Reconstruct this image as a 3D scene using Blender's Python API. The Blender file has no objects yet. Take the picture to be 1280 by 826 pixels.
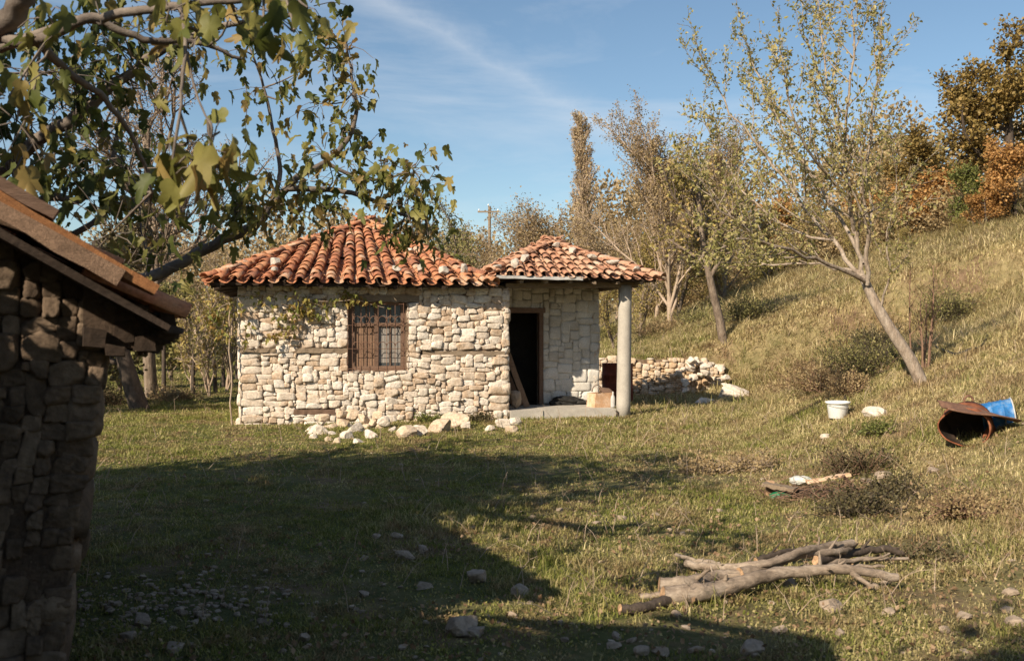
import bpy, math, random
import numpy as np
from mathutils import Vector, Matrix

# ------------------------------------------------------------------ camera, sky, sun, exposure
S = bpy.context.scene
COL = S.collection
R = math.radians
FPX = 1244.0                      # focal length in photograph pixels (1280 wide)
EYE = 1.6
cam_d = bpy.data.cameras.new('camera'); cam = bpy.data.objects.new('camera', cam_d); COL.objects.link(cam)
cam.location = (0, 0, EYE); cam.rotation_euler = (R(90), 0, 0)
cam_d.lens = 35; cam_d.sensor_width = 36; cam_d.clip_start = 0.1; cam_d.clip_end = 2000
cam_d.dof.use_dof = True; cam_d.dof.focus_distance = 15; cam_d.dof.aperture_fstop = 4.5
S.camera = cam
S.render.engine = 'CYCLES'
S.view_settings.view_transform = 'Standard'; S.view_settings.look = 'None'
S.view_settings.exposure = 0.65; S.view_settings.gamma = 1
SUN_EL = 33.0
SUN_FROM = np.array([-0.62, -0.785])         # horizontal direction towards the sun
W = bpy.data.worlds.new('World'); S.world = W; W.use_nodes = True
wn = W.node_tree; wn.nodes.clear()
wo = wn.nodes.new('ShaderNodeOutputWorld'); bg = wn.nodes.new('ShaderNodeBackground')
sky = wn.nodes.new('ShaderNodeTexSky'); sky.sky_type = 'NISHITA'; sky.sun_disc = False
sky.sun_elevation = R(SUN_EL); sky.sun_rotation = math.atan2(SUN_FROM[0], SUN_FROM[1])
sky.air_density = 1.0; sky.dust_density = 0.6; sky.ozone_density = 1.3; sky.altitude = 300
bg.inputs['Strength'].default_value = 0.074
tc = wn.nodes.new('ShaderNodeTexCoord')
mp = wn.nodes.new('ShaderNodeMapping'); mp.vector_type = 'POINT'
mp.inputs['Rotation'].default_value = (0, R(-33), 0); mp.inputs['Scale'].default_value = (1.6, 1.5, 9.0)
nz = wn.nodes.new('ShaderNodeTexNoise'); nz.inputs['Scale'].default_value = 1.5; nz.inputs['Detail'].default_value = 9
nz.inputs['Roughness'].default_value = 0.62; nz.inputs['Distortion'].default_value = 0.6
cr = wn.nodes.new('ShaderNodeValToRGB')
cr.color_ramp.elements[0].position = 0.46; cr.color_ramp.elements[0].color = (0, 0, 0, 1)
cr.color_ramp.elements[1].position = 0.85; cr.color_ramp.elements[1].color = (.55, .55, .55, 1)
mx = wn.nodes.new('ShaderNodeMixRGB'); mx.inputs[2].default_value = (7.5, 7.7, 8.0, 1)
L = wn.links
L.new(tc.outputs['Generated'], mp.inputs['Vector']); L.new(mp.outputs['Vector'], nz.inputs['Vector'])
L.new(nz.outputs['Fac'], cr.inputs['Fac'])
# one long high streak of cirrus, on a great circle of the sky
def wmath(op, a, b, clamp=False):
    q = wn.nodes.new('ShaderNodeMath'); q.operation = op; q.use_clamp = clamp
    for i, v in enumerate((a, b)):
        if isinstance(v, (int, float)): q.inputs[i].default_value = v
        else: L.new(v, q.inputs[i])
    return q.outputs[0]
_n = Vector((-.129, 1, .332)).cross(Vector((.1125, 1, .195))).normalized()
nv = wn.nodes.new('ShaderNodeVectorMath'); nv.operation = 'NORMALIZE'; L.new(tc.outputs['Generated'], nv.inputs[0])
dp = wn.nodes.new('ShaderNodeVectorMath'); dp.operation = 'DOT_PRODUCT'; dp.inputs[1].default_value = _n; L.new(nv.outputs['Vector'], dp.inputs[0])
n2 = wn.nodes.new('ShaderNodeTexNoise'); n2.inputs['Scale'].default_value = 7; n2.inputs['Detail'].default_value = 8; n2.inputs['Roughness'].default_value = .65; L.new(nv.outputs['Vector'], n2.inputs['Vector'])
off = wmath('MULTIPLY', wmath('SUBTRACT', n2.outputs['Fac'], .5), .06)
dist = wmath('ABSOLUTE', wmath('ADD', dp.outputs['Value'], off), 0)
band = wmath('SUBTRACT', 1., wmath('DIVIDE', dist, .035), True)
band = wmath('MULTIPLY', wmath('MULTIPLY', band, band), wmath('MULTIPLY', n2.outputs['Fac'], .5))
tot = wmath('ADD', wmath('MULTIPLY', cr.outputs['Color'], .8), band, True)
L.new(tot, mx.inputs[0])
tint = wn.nodes.new('ShaderNodeVectorMath'); tint.operation = 'MULTIPLY'; tint.inputs[1].default_value = (.97, 1.04, 1.03)
L.new(sky.outputs['Color'], tint.inputs[0]); L.new(tint.outputs['Vector'], mx.inputs[1]); L.new(mx.outputs['Color'], bg.inputs['Color'])
L.new(bg.outputs['Background'], wo.inputs['Surface'])
sd = bpy.data.lights.new('sun', 'SUN'); sd.energy = 5.0; sd.angle = R(0.53); sd.color = (1.0, 0.86, 0.67)
so = bpy.data.objects.new('sun', sd); COL.objects.link(so)
ce = math.cos(R(SUN_EL))
so.rotation_euler = Vector((SUN_FROM[0] * ce, SUN_FROM[1] * ce, math.sin(R(SUN_EL)))).to_track_quat('Z', 'Y').to_euler()

# ------------------------------------------------------------------ materials
def lin(c): return (c[0], c[1], c[2], 1)
def mat(name, ramp, island=0.5, scale=6.0, detail=6, rough=0.85, bump=0.0, bscale=30.0, fine=0.35, transl=0.0,
        spec=0.25, metal=0.0, coords='Object', stretch=None):
    m = bpy.data.materials.new(name); m.use_nodes = True
    n = m.node_tree; n.nodes.clear(); k = n.links
    out = n.nodes.new('ShaderNodeOutputMaterial'); p = n.nodes.new('ShaderNodeBsdfPrincipled')
    p.inputs['Roughness'].default_value = rough; p.inputs['Specular IOR Level'].default_value = spec
    p.inputs['Metallic'].default_value = metal
    geo = n.nodes.new('ShaderNodeNewGeometry')
    if coords == 'Object':
        t = n.nodes.new('ShaderNodeTexCoord'); vec = t.outputs['Object']
    else:
        vec = geo.outputs['Position']
    if stretch:
        q = n.nodes.new('ShaderNodeMapping'); q.inputs['Scale'].default_value = stretch
        k.new(vec, q.inputs['Vector']); vec = q.outputs['Vector']
    nt = n.nodes.new('ShaderNodeTexNoise'); nt.inputs['Scale'].default_value = scale; nt.inputs['Detail'].default_value = detail
    nt.inputs['Roughness'].default_value = 0.62
    k.new(vec, nt.inputs['Vector'])
    # stretch noise contrast
    mr = n.nodes.new('ShaderNodeMapRange'); mr.inputs['From Min'].default_value = .28; mr.inputs['From Max'].default_value = .72
    k.new(nt.outputs['Fac'], mr.inputs['Value'])
    mixf = n.nodes.new('ShaderNodeMix'); mixf.data_type = 'FLOAT'; mixf.inputs['Factor'].default_value = island
    k.new(mr.outputs['Result'], mixf.inputs['A']); k.new(geo.outputs['Random Per Island'], mixf.inputs['B'])
    c = n.nodes.new('ShaderNodeValToRGB'); e = c.color_ramp.elements
    while len(e) < len(ramp): e.new(0.5)
    for i, (pos, col) in enumerate(ramp): e[i].position = pos; e[i].color = lin(col)
    k.new(mixf.outputs['Result'], c.inputs['Fac'])
    colo = c.outputs['Color']
    if fine > 0:
        nf = n.nodes.new('ShaderNodeTexNoise'); nf.inputs['Scale'].default_value = bscale; nf.inputs['Detail'].default_value = 8
        nf.inputs['Roughness'].default_value = 0.7; k.new(vec, nf.inputs['Vector'])
        fr = n.nodes.new('ShaderNodeMapRange'); fr.inputs['From Min'].default_value = .3; fr.inputs['From Max'].default_value = .7
        fr.inputs['To Min'].default_value = 1 - fine; fr.inputs['To Max'].default_value = 1 + fine * .6
        k.new(nf.outputs['Fac'], fr.inputs['Value'])
        mu = n.nodes.new('ShaderNodeVectorMath'); mu.operation = 'SCALE'
        k.new(colo, mu.inputs[0]); k.new(fr.outputs['Result'], mu.inputs['Scale']); colo = mu.outputs['Vector']
        if bump > 0:
            b = n.nodes.new('ShaderNodeBump'); b.inputs['Strength'].default_value = bump; b.inputs['Distance'].default_value = 0.02
            k.new(nf.outputs['Fac'], b.inputs['Height']); k.new(b.outputs['Normal'], p.inputs['Normal'])
    k.new(colo, p.inputs['Base Color'])
    if transl > 0:
        tr = n.nodes.new('ShaderNodeBsdfTranslucent'); ms = n.nodes.new('ShaderNodeMixShader'); ms.inputs[0].default_value = transl
        k.new(colo, tr.inputs['Color']); k.new(p.outputs[0], ms.inputs[1]); k.new(tr.outputs[0], ms.inputs[2]); k.new(ms.outputs[0], out.inputs['Surface'])
    else:
        k.new(p.outputs[0], out.inputs['Surface'])
    return m

def ground_mix_mat(name, green, straw, island, transl, rough=.8, bump=0.0, dirt=None):
    """green/straw mix by world-space patches, so that blades and soil agree"""
    m = bpy.data.materials.new(name); m.use_nodes = True
    n = m.node_tree; n.nodes.clear(); k = n.links
    out = n.nodes.new('ShaderNodeOutputMaterial'); p = n.nodes.new('ShaderNodeBsdfPrincipled')
    p.inputs['Roughness'].default_value = rough; p.inputs['Specular IOR Level'].default_value = .2
    geo = n.nodes.new('ShaderNodeNewGeometry')
    def noise(sc, det=5, ro=.6):
        q = n.nodes.new('ShaderNodeTexNoise'); q.inputs['Scale'].default_value = sc; q.inputs['Detail'].default_value = det
        q.inputs['Roughness'].default_value = ro; k.new(geo.outputs['Position'], q.inputs['Vector']); return q.outputs['Fac']
    def mrange(s, a, b, c=0., d=1.):
        q = n.nodes.new('ShaderNodeMapRange'); q.inputs['From Min'].default_value = a; q.inputs['From Max'].default_value = b
        q.inputs['To Min'].default_value = c; q.inputs['To Max'].default_value = d; k.new(s, q.inputs['Value']); return q.outputs['Result']
    def math_(op, a, b):
        q = n.nodes.new('ShaderNodeMath'); q.operation = op
        for i, v in enumerate((a, b)):
            if isinstance(v, (int, float)): q.inputs[i].default_value = v
            else: k.new(v, q.inputs[i])
        return q.outputs[0]
    big = mrange(noise(.8, 7, .7), .36, .64)
    sep = n.nodes.new('ShaderNodeSeparateXYZ'); k.new(geo.outputs['Position'], sep.inputs[0])
    hillf = mrange(sep.outputs['X'], -1., 7., -.34, .48)          # drier towards the slope
    fac = math_('ADD', math_('ADD', math_('MULTIPLY', big, .75), hillf), math_('MULTIPLY', math_('SUBTRACT', geo.outputs['Random Per Island'] if island else noise(9.), .5), 1.0))
    fac = mrange(fac, 0.05, .95)
    def ramp(src, cols):
        c = n.nodes.new('ShaderNodeValToRGB'); e = c.color_ramp.elements
        while len(e) < len(cols): e.new(.5)
        for i, (pos, col) in enumerate(cols): e[i].position = pos; e[i].color = lin(col)
        k.new(src, c.inputs['Fac']); return c.outputs['Color']
    src2 = mrange(noise(6.3, 6), .3, .7)
    if island:
        isl = math_('FRACT', math_('MULTIPLY', geo.outputs['Random Per Island'], 7.31), 0)
        src2 = math_('ADD', math_('MULTIPLY', src2, .5), math_('MULTIPLY', isl, .5))
    a = ramp(src2, green); b = ramp(src2, straw)
    mixc = n.nodes.new('ShaderNodeMixRGB'); k.new(fac, mixc.inputs[0]); k.new(a, mixc.inputs[1]); k.new(b, mixc.inputs[2])
    col = mixc.outputs[0]
    if dirt:
        df = mrange(noise(.9, 6, .7), .5, .62); d = ramp(src2, dirt)
        mm = n.nodes.new('ShaderNodeMixRGB'); k.new(df, mm.inputs[0]); k.new(col, mm.inputs[1]); k.new(d, mm.inputs[2]); col = mm.outputs[0]
    if island:   # withered brown patches
        wf = mrange(noise(1.7, 7, .72), .47, .62, 0, .85); wc = n.nodes.new('ShaderNodeMixRGB'); k.new(wf, wc.inputs[0]); k.new(col, wc.inputs[1]); k.new(ramp(src2, [(0, (.11, .065, .035)), (.6, (.34, .23, .13)), (1, (.60, .48, .32))]), wc.inputs[2]); col = wc.outputs[0]
    if bump:
        b_ = n.nodes.new('ShaderNodeBump'); b_.inputs['Strength'].default_value = bump; b_.inputs['Distance'].default_value = .05
        k.new(noise(22, 8, .7), b_.inputs['Height']); k.new(b_.outputs['Normal'], p.inputs['Normal'])
    k.new(col, p.inputs['Base Color'])
    if transl:
        tr = n.nodes.new('ShaderNodeBsdfTranslucent'); ms = n.nodes.new('ShaderNodeMixShader'); ms.inputs[0].default_value = transl
        k.new(col, tr.inputs['Color']); k.new(p.outputs[0], ms.inputs[1]); k.new(tr.outputs[0], ms.inputs[2]); k.new(ms.outputs[0], out.inputs['Surface'])
    else: k.new(p.outputs[0], out.inputs['Surface'])
    return m

M = {}
M['stone'] = mat('pale_rubble_stone', [(0, (.30, .20, .13)), (.18, (.50, .37, .26)), (.42, (.62, .52, .42)), (.7, (.69, .61, .52)), (1, (.76, .71, .64))], .62, 9, bump=.9, bscale=24, fine=.4)
M['stone_warm'] = mat('warm_rubble_stone', [(0, (.42, .27, .15)), (.35, (.55, .40, .26)), (.7, (.60, .49, .38)), (1, (.66, .58, .48))], .6, 9, bump=.9, bscale=24, fine=.4)
M['mortar'] = mat('earth_mortar', [(0, (.10, .065, .042)), (1, (.29, .21, .145))], 0, 14, bump=.7, bscale=60)
M['plaster'] = mat('old_limewash', [(0, (.38, .33, .27)), (.4, (.58, .54, .48)), (1, (.74, .71, .66))], .4, 3.5, bump=.4, bscale=40, fine=.3)
M['plaster_core'] = mat('limewashed_mortar', [(0, (.26, .22, .18)), (.4, (.52, .48, .42)), (1, (.66, .63, .58))], 0, 4.5, bump=.5, bscale=40, fine=.3)
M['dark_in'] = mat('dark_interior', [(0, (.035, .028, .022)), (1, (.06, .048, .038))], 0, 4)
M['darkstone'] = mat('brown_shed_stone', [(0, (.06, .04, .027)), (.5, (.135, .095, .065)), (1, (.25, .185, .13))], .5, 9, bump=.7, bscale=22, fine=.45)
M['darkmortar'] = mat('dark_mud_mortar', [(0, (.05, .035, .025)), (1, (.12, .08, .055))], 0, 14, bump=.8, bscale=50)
M['tile'] = mat('terracotta_tile', [(0, (.13, .085, .065)), (.18, (.27, .125, .08)), (.42, (.42, .165, .085)), (.66, (.49, .235, .12)), (.85, (.50, .34, .24)), (1, (.43, .38, .32))], .6, 11, bump=.5, bscale=40, fine=.5)
M['tile_pale'] = mat('pale_terracotta_tile', [(0, (.20, .12, .085)), (.3, (.42, .21, .13)), (.65, (.53, .31, .20)), (1, (.56, .46, .36))], .6, 10, bump=.4, bscale=45, fine=.4)
M['wood'] = mat('grey_weathered_timber', [(0, (.13, .095, .065)), (.5, (.24, .18, .125)), (1, (.36, .28, .2))], .4, 9, bump=.5, bscale=24, stretch=(1, 8, 8), fine=.4)
M['wood_red'] = mat('red_brown_timber', [(0, (.10, .06, .042)), (1, (.26, .165, .115))], .4, 9, bump=.5, bscale=24, stretch=(1, 8, 8), fine=.4)
M['wood_dark'] = mat('dark_timber', [(0, (.022, .015, .011)), (1, (.065, .043, .03))], .4, 9, bump=.5, bscale=24, fine=.4)
M['wood_orange'] = mat('orange_brown_board', [(0, (.20, .085, .035)), (1, (.48, .22, .09))], .3, 6, bump=.6, bscale=24, stretch=(8, 1, 8), fine=.5)
M['wood_plank'] = mat('brown_plank', [(0, (.16, .10, .065)), (1, (.36, .23, .15))], .3, 6, bump=.6, bscale=24, stretch=(8, 1, 8), fine=.5)
M['concrete'] = mat('concrete', [(0, (.34, .31, .27)), (1, (.50, .46, .40))], .1, 5, bump=.3, bscale=50, fine=.2)
M['rust'] = mat('rusty_iron', [(0, (.09, .05, .035)), (1, (.26, .14, .09))], .2, 20, bump=.3, bscale=60, fine=.4, rough=.8)
M['glass'] = mat('dusty_window_glass', [(0, (.035, .04, .045)), (1, (.08, .085, .085))], .2, 3, rough=.25, spec=.6, fine=.2)
M['curtain'] = mat('grey_lace_curtain', [(0, (.20, .18, .16)), (1, (.33, .30, .27))], .0, 14, stretch=(5, 1, 1), fine=.3)
M['cardboard'] = mat('inner_board', [(0, (.17, .10, .065)), (1, (.27, .17, .11))], .0, 5, fine=.3)
M['bark'] = mat('grey_brown_bark', [(0, (.10, .075, .055)), (.5, (.20, .15, .11)), (1, (.32, .26, .2))], .15, 12, bump=.7, bscale=35, stretch=(1, 1, .35), fine=.45)
M['bark_pale'] = mat('pale_apple_bark', [(0, (.14, .10, .075)), (.4, (.30, .235, .18)), (1, (.46, .39, .32))], .1, 9, bump=.8, bscale=30, stretch=(1, 1, .4), fine=.5)
M['bark_dark'] = mat('dark_bark', [(0, (.045, .035, .028)), (1, (.12, .09, .07))], .15, 12, bump=.7, bscale=35, stretch=(1, 1, .35), fine=.45)
M['bark_fig'] = mat('smooth_grey_fig_bark', [(0, (.09, .07, .06)), (1, (.24, .20, .165))], .1, 6, bump=.35, bscale=30, fine=.3)
M['bark_pink'] = mat('pale_pinkish_twigs', [(0, (.28, .20, .14)), (1, (.48, .38, .29))], .3, 6, fine=.3)
M['bark_red'] = mat('reddish_stems', [(0, (.15, .085, .055)), (1, (.30, .19, .13))], .3, 6, fine=.3)
M['cutwood'] = mat('fresh_cut_wood', [(0, (.30, .18, .10)), (1, (.50, .33, .20))], .1, 30, fine=.4)
M['stick'] = mat('pale_barkless_branch', [(0, (.10, .075, .055)), (.5, (.27, .21, .16)), (1, (.42, .35, .28))], .2, 9, bump=.6, bscale=40, fine=.5, stretch=(.5, 1, 1))
def leafmat(name, cols, transl=.35, rough=.55):
    n_ = len(cols); return mat(name, [(i / (n_ - 1), c) for i, c in enumerate(cols)], .72, 1.2, 3, rough=rough, fine=.25, bscale=12, transl=transl, spec=.3)
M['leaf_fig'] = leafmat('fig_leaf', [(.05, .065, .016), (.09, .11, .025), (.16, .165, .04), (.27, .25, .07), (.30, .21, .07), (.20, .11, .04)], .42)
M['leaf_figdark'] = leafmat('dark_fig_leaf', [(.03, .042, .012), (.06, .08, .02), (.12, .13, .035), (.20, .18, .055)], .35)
M['leaf_apple'] = leafmat('apple_leaf', [(.16, .16, .045), (.29, .27, .09), (.42, .38, .15), (.52, .44, .20), (.42, .26, .11)], .42)
M['leaf_yellow'] = leafmat('yellow_green_leaf', [(.22, .19, .06), (.36, .30, .10), (.48, .38, .13), (.46, .28, .11)], .35)
M['leaf_olive'] = leafmat('olive_leaf', [(.13, .13, .045), (.24, .22, .08), (.36, .31, .12)], .3)
M['leaf_brown'] = leafmat('brown_leaf', [(.24, .17, .085), (.36, .26, .13), (.46, .36, .20)], .3)
M['leaf_oak'] = leafmat('golden_brown_oak_leaf', [(.15, .115, .035), (.27, .19, .06), (.38, .25, .085)], .3)
M['leaf_orange'] = leafmat('orange_leaf', [(.26, .14, .05), (.46, .24, .08), (.52, .33, .12)], .3)
M['leaf_green'] = leafmat('green_leaf', [(.09, .11, .03), (.17, .19, .05), (.27, .25, .08)], .3)
M['leaf_pink'] = leafmat('pinkish_dry_leaf', [(.30, .20, .13), (.42, .30, .2), (.5, .40, .28)], .3)
M['leaf_pale'] = leafmat('pale_golden_leaf', [(.40, .30, .17), (.54, .42, .25), (.62, .51, .34)], .4)
M['leaf_vine'] = leafmat('vine_leaf', [(.10, .14, .03), (.24, .25, .06), (.36, .28, .08), (.33, .16, .06)], .4)
M['leaf_darkbush'] = leafmat('dark_bush_leaf', [(.055, .05, .025), (.10, .085, .04), (.17, .13, .065)], .2)
M['deadleaf'] = leafmat('dead_leaf', [(.12, .07, .04), (.25, .16, .09), (.38, .27, .17)], .2)
M['grass'] = ground_mix_mat('grass_blades', [(0, (.07, .10, .016)), (.5, (.18, .20, .04)), (1, (.38, .34, .10))],
                            [(0, (.26, .19, .09)), (.5, (.55, .45, .23)), (1, (.78, .67, .42))], True, .3)
M['ground'] = ground_mix_mat('turf_soil', [(0, (.06, .07, .02)), (1, (.12, .125, .04))],
                             [(0, (.17, .13, .065)), (1, (.34, .27, .14))], False, 0, .95, .8,
                             [(0, (.13, .085, .05)), (1, (.25, .17, .105))])
M['white'] = mat('white_plastic', [(0, (.68, .68, .66)), (1, (.80, .80, .78))], .1, 5, rough=.45, fine=.08)
M['blue'] = mat('blue_plastic', [(0, (.015, .08, .24)), (.55, (.03, .16, .40)), (1, (.22, .32, .46))], .0, 6, rough=.5, fine=.25)
M['black'] = mat('black_plastic', [(0, (.012, .012, .012)), (1, (.035, .033, .03))], .1, 5, rough=.6, fine=.2)
M['rust_bright'] = mat('bright_rust_sheet', [(0, (.06, .03, .02)), (.5, (.22, .075, .035)), (1, (.36, .15, .08))], .0, 8, rough=.85, fine=.4, bump=.3)
M['rust_dark'] = mat('dark_brown_sheet', [(0, (.02, .016, .014)), (1, (.08, .05, .035))], .0, 8, rough=.8, fine=.4)
M['redpaint'] = mat('faded_red_paint', [(0, (.16, .035, .02)), (1, (.28, .07, .04))], .0, 8, rough=.7, fine=.3)
M['card'] = mat('cardboard', [(0, (.42, .24, .14)), (.5, (.55, .34, .2)), (1, (.72, .6, .48))], .4, 7, rough=.9, fine=.2)
M['bag'] = mat('printed_plastic_bag', [(0, (.06, .06, .07)), (.3, (.55, .55, .53)), (.6, (.62, .6, .55)), (1, (.05, .14, .07))], .0, 9, rough=.5, fine=.2)
M['greenbag'] = mat('green_plastic', [(0, (.01, .10, .04)), (1, (.03, .2, .09))], .0, 9, rough=.4, fine=.2)
M['zinc'] = mat('galvanised_metal', [(0, (.34, .33, .32)), (1, (.55, .54, .52))], .1, 6, rough=.55, fine=.2)
M['greystone'] = mat('grey_stone', [(0, (.30, .26, .22)), (.5, (.45, .40, .34)), (1, (.60, .55, .48))], .6, 7, bump=.6, bscale=30, fine=.35)
M['soilstone'] = mat('soiled_stone', [(0, (.20, .145, .105)), (.5, (.32, .25, .19)), (1, (.46, .38, .30))], .6, 7, bump=.6, bscale=30, fine=.35)

# ------------------------------------------------------------------ mesh helpers
class G:
    def __init__(s): s.V = []; s.F = {}; s.n = 0
    def add(s, V, *Fs):
        V = np.asarray(V, float).reshape(-1, 3)
        for F in Fs:
            F = np.asarray(F, int)
            if F.size: s.F.setdefault(F.shape[1], []).append(F + s.n)
        s.V.append(V); s.n += len(V)
    def build(s, name, m, parent=None, smooth=True, loc=None, rot=None):
        V = np.concatenate(s.V) if s.V else np.zeros((0, 3))
        me = bpy.data.meshes.new(name)
        me.vertices.add(len(V)); me.vertices.foreach_set('co', V.astype(np.float32).ravel())
        loops = []; starts = []; tot = []; off = 0
        for k in sorted(s.F):
            A = np.concatenate(s.F[k]); loops.append(A.ravel()); m_ = len(A)
            starts.append(off + np.arange(m_) * k); tot.append(np.full(m_, k)); off += m_ * k
        if loops:
            loops = np.concatenate(loops); starts = np.concatenate(starts); tot = np.concatenate(tot)
            me.loops.add(len(loops)); me.loops.foreach_set('vertex_index', loops.astype(np.int32))
            me.polygons.add(len(starts)); me.polygons.foreach_set('loop_start', starts.astype(np.int32))
            me.polygons.foreach_set('loop_total', tot.astype(np.int32))
            me.polygons.foreach_set('use_smooth', np.full(len(starts), bool(smooth)))
        me.update(calc_edges=True); me.validate()
        me.materials.append(m)
        o = bpy.data.objects.new(name, me); COL.objects.link(o)
        if parent: o.parent = parent
        if loc is not None: o.location = loc
        if rot is not None: o.rotation_euler = rot
        return o

def tag(o, label=None, cat=None, group=None, kind=None):
    if label: o['label'] = label
    if cat: o['category'] = cat
    if group: o['group'] = group
    if kind: o['kind'] = kind
    return o
def thing(name, label, cat, loc=(0, 0, 0), rotz=0, group=None):
    o = bpy.data.objects.new(name, None); COL.objects.link(o); o.empty_display_size = .2
    o.location = loc; o.rotation_euler = (0, 0, rotz)
    return tag(o, label, cat, group)
def copy_tree(src, loc, rotz, scale, label=None, group=None):
    r = src.copy(); COL.objects.link(r); r.location = loc; r.rotation_euler = (0, 0, rotz)
    r.scale = scale if isinstance(scale, (tuple, list)) else (scale,) * 3
    if label: r['label'] = label
    if group: r['group'] = group
    for ch in [c for c in bpy.data.objects if c.parent == src]:
        c = ch.copy(); COL.objects.link(c); c.parent = r
    return r

def box(g, x0, x1, y0, y1, z0, z1, Mx=None, jit=0, rng=None):
    V = np.array([[x, y, z] for x in (x0, x1) for y in (y0, y1) for z in (z0, z1)], float)
    if jit: V = V + rng.normal(0, jit, V.shape)
    if Mx is not None: V = V @ Mx[:3, :3].T + Mx[:3, 3]
    g.add(V, [[0, 1, 3, 2], [4, 6, 7, 5], [0, 4, 5, 1], [2, 3, 7, 6], [0, 2, 6, 4], [1, 5, 7, 3]])

def beam(g, a, b, w, h, rng=None, n=10, wob=.004):
    """a rough squared timber from a to b, edges slightly wavy"""
    a = np.array(a, float); b = np.array(b, float); d = b - a; Ln = np.linalg.norm(d); d /= Ln
    up = np.array([0, 0, 1.]) if abs(d[2]) < .9 else np.array([0, 1., 0])
    s = np.cross(d, up); s /= np.linalg.norm(s); u = np.cross(s, d)
    V = []; rng = rng or np.random.default_rng(0)
    for i in range(n + 1):
        t = i / n; c = a + (b - a) * t
        for (p, q) in ((-1, -1), (1, -1), (1, 1), (-1, 1)):
            V.append(c + s * (p * w / 2 + rng.normal(0, wob)) + u * (q * h / 2 + rng.normal(0, wob)))
    F = []
    for i in range(n):
        for k in range(4):
            F.append([i * 4 + k, i * 4 + (k + 1) % 4, i * 4 + 4 + (k + 1) % 4, i * 4 + 4 + k])
    F += [[3, 2, 1, 0], [n * 4, n * 4 + 1, n * 4 + 2, n * 4 + 3]]
    g.add(V, F)

def tube(g, P, rad, ns=6, cap=False):
    P = np.asarray(P, float); n = len(P); rad = np.broadcast_to(np.asarray(rad, float), (n,))
    T = np.gradient(P, axis=0); T /= np.maximum(np.linalg.norm(T, axis=1, keepdims=True), 1e-9)
    ref = np.array([0.31, 0.93, 0.2]) if abs(T[0] @ np.array([0.31, 0.93, 0.2])) < .9 else np.array([.9, -.1, .3])
    A = np.cross(T, ref); A /= np.maximum(np.linalg.norm(A, axis=1, keepdims=True), 1e-9); B = np.cross(T, A)
    th = np.arange(ns) * 2 * math.pi / ns
    V = P[:, None] + rad[:, None, None] * (np.cos(th)[None, :, None] * A[:, None] + np.sin(th)[None, :, None] * B[:, None])
    i = np.arange(n - 1)[:, None] * ns; k = np.arange(ns)[None]; k2 = (k + 1) % ns
    F = np.stack([i + k, i + k2, i + ns + k2, i + ns + k], -1).reshape(-1, 4)
    g.add(V.reshape(-1, 3), F)
    if cap:
        for e, c in ((0, P[0]), (n - 1, P[-1])):
            ring = V[e]; fan = [[0, 1 + j, 1 + (j + 1) % ns] if e else [0, 1 + (j + 1) % ns, 1 + j] for j in range(ns)]
            g.add(np.vstack([c[None], ring]), fan)

def lathe(g, prof, ns=24, Mx=None, a0=0, a1=2 * math.pi):
    full = abs(a1 - a0 - 2 * math.pi) < 1e-6
    th = a0 + (a1 - a0) * np.arange(ns if full else ns + 1) / ns; m = len(th)
    V = np.array([[r * math.cos(t), r * math.sin(t), z] for (r, z) in prof for t in th])
    F = []
    for i in range(len(prof) - 1):
        for k in range(ns):
            k2 = (k + 1) % m; F.append([i * m + k, i * m + k2, (i + 1) * m + k2, (i + 1) * m + k])
    if Mx is not None: V = V @ Mx[:3, :3].T + Mx[:3, 3]
    g.add(V, F)

def smooth_path(P, k=4):
    P = np.asarray(P, float); out = []
    Q = np.vstack([2 * P[0] - P[1], P, 2 * P[-1] - P[-2]])
    for i in range(1, len(Q) - 2):
        for t in np.arange(k) / k:
            a, b, c, d = Q[i - 1], Q[i], Q[i + 1], Q[i + 2]
            out.append(.5 * ((2 * b) + (-a + c) * t + (2 * a - 5 * b + 4 * c - d) * t * t + (-a + 3 * b - 3 * c + d) * t ** 3))
    out.append(P[-1]); return np.array(out)

_rs = np.random.default_rng(99)
_K = _rs.normal(0, 1, (10, 3)); _PH = _rs.uniform(0, 6.28, 10)
def wob3(P, f, seed=0.0):
    """cheap smooth noise, about -1..1"""
    v = 0
    for i in range(10): v = v + np.sin((P @ _K[i]) * f * (1 + .35 * i) + _PH[i] + seed * (1 + i * .7)) / (1 + .35 * i)
    return v / 2.6

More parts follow.
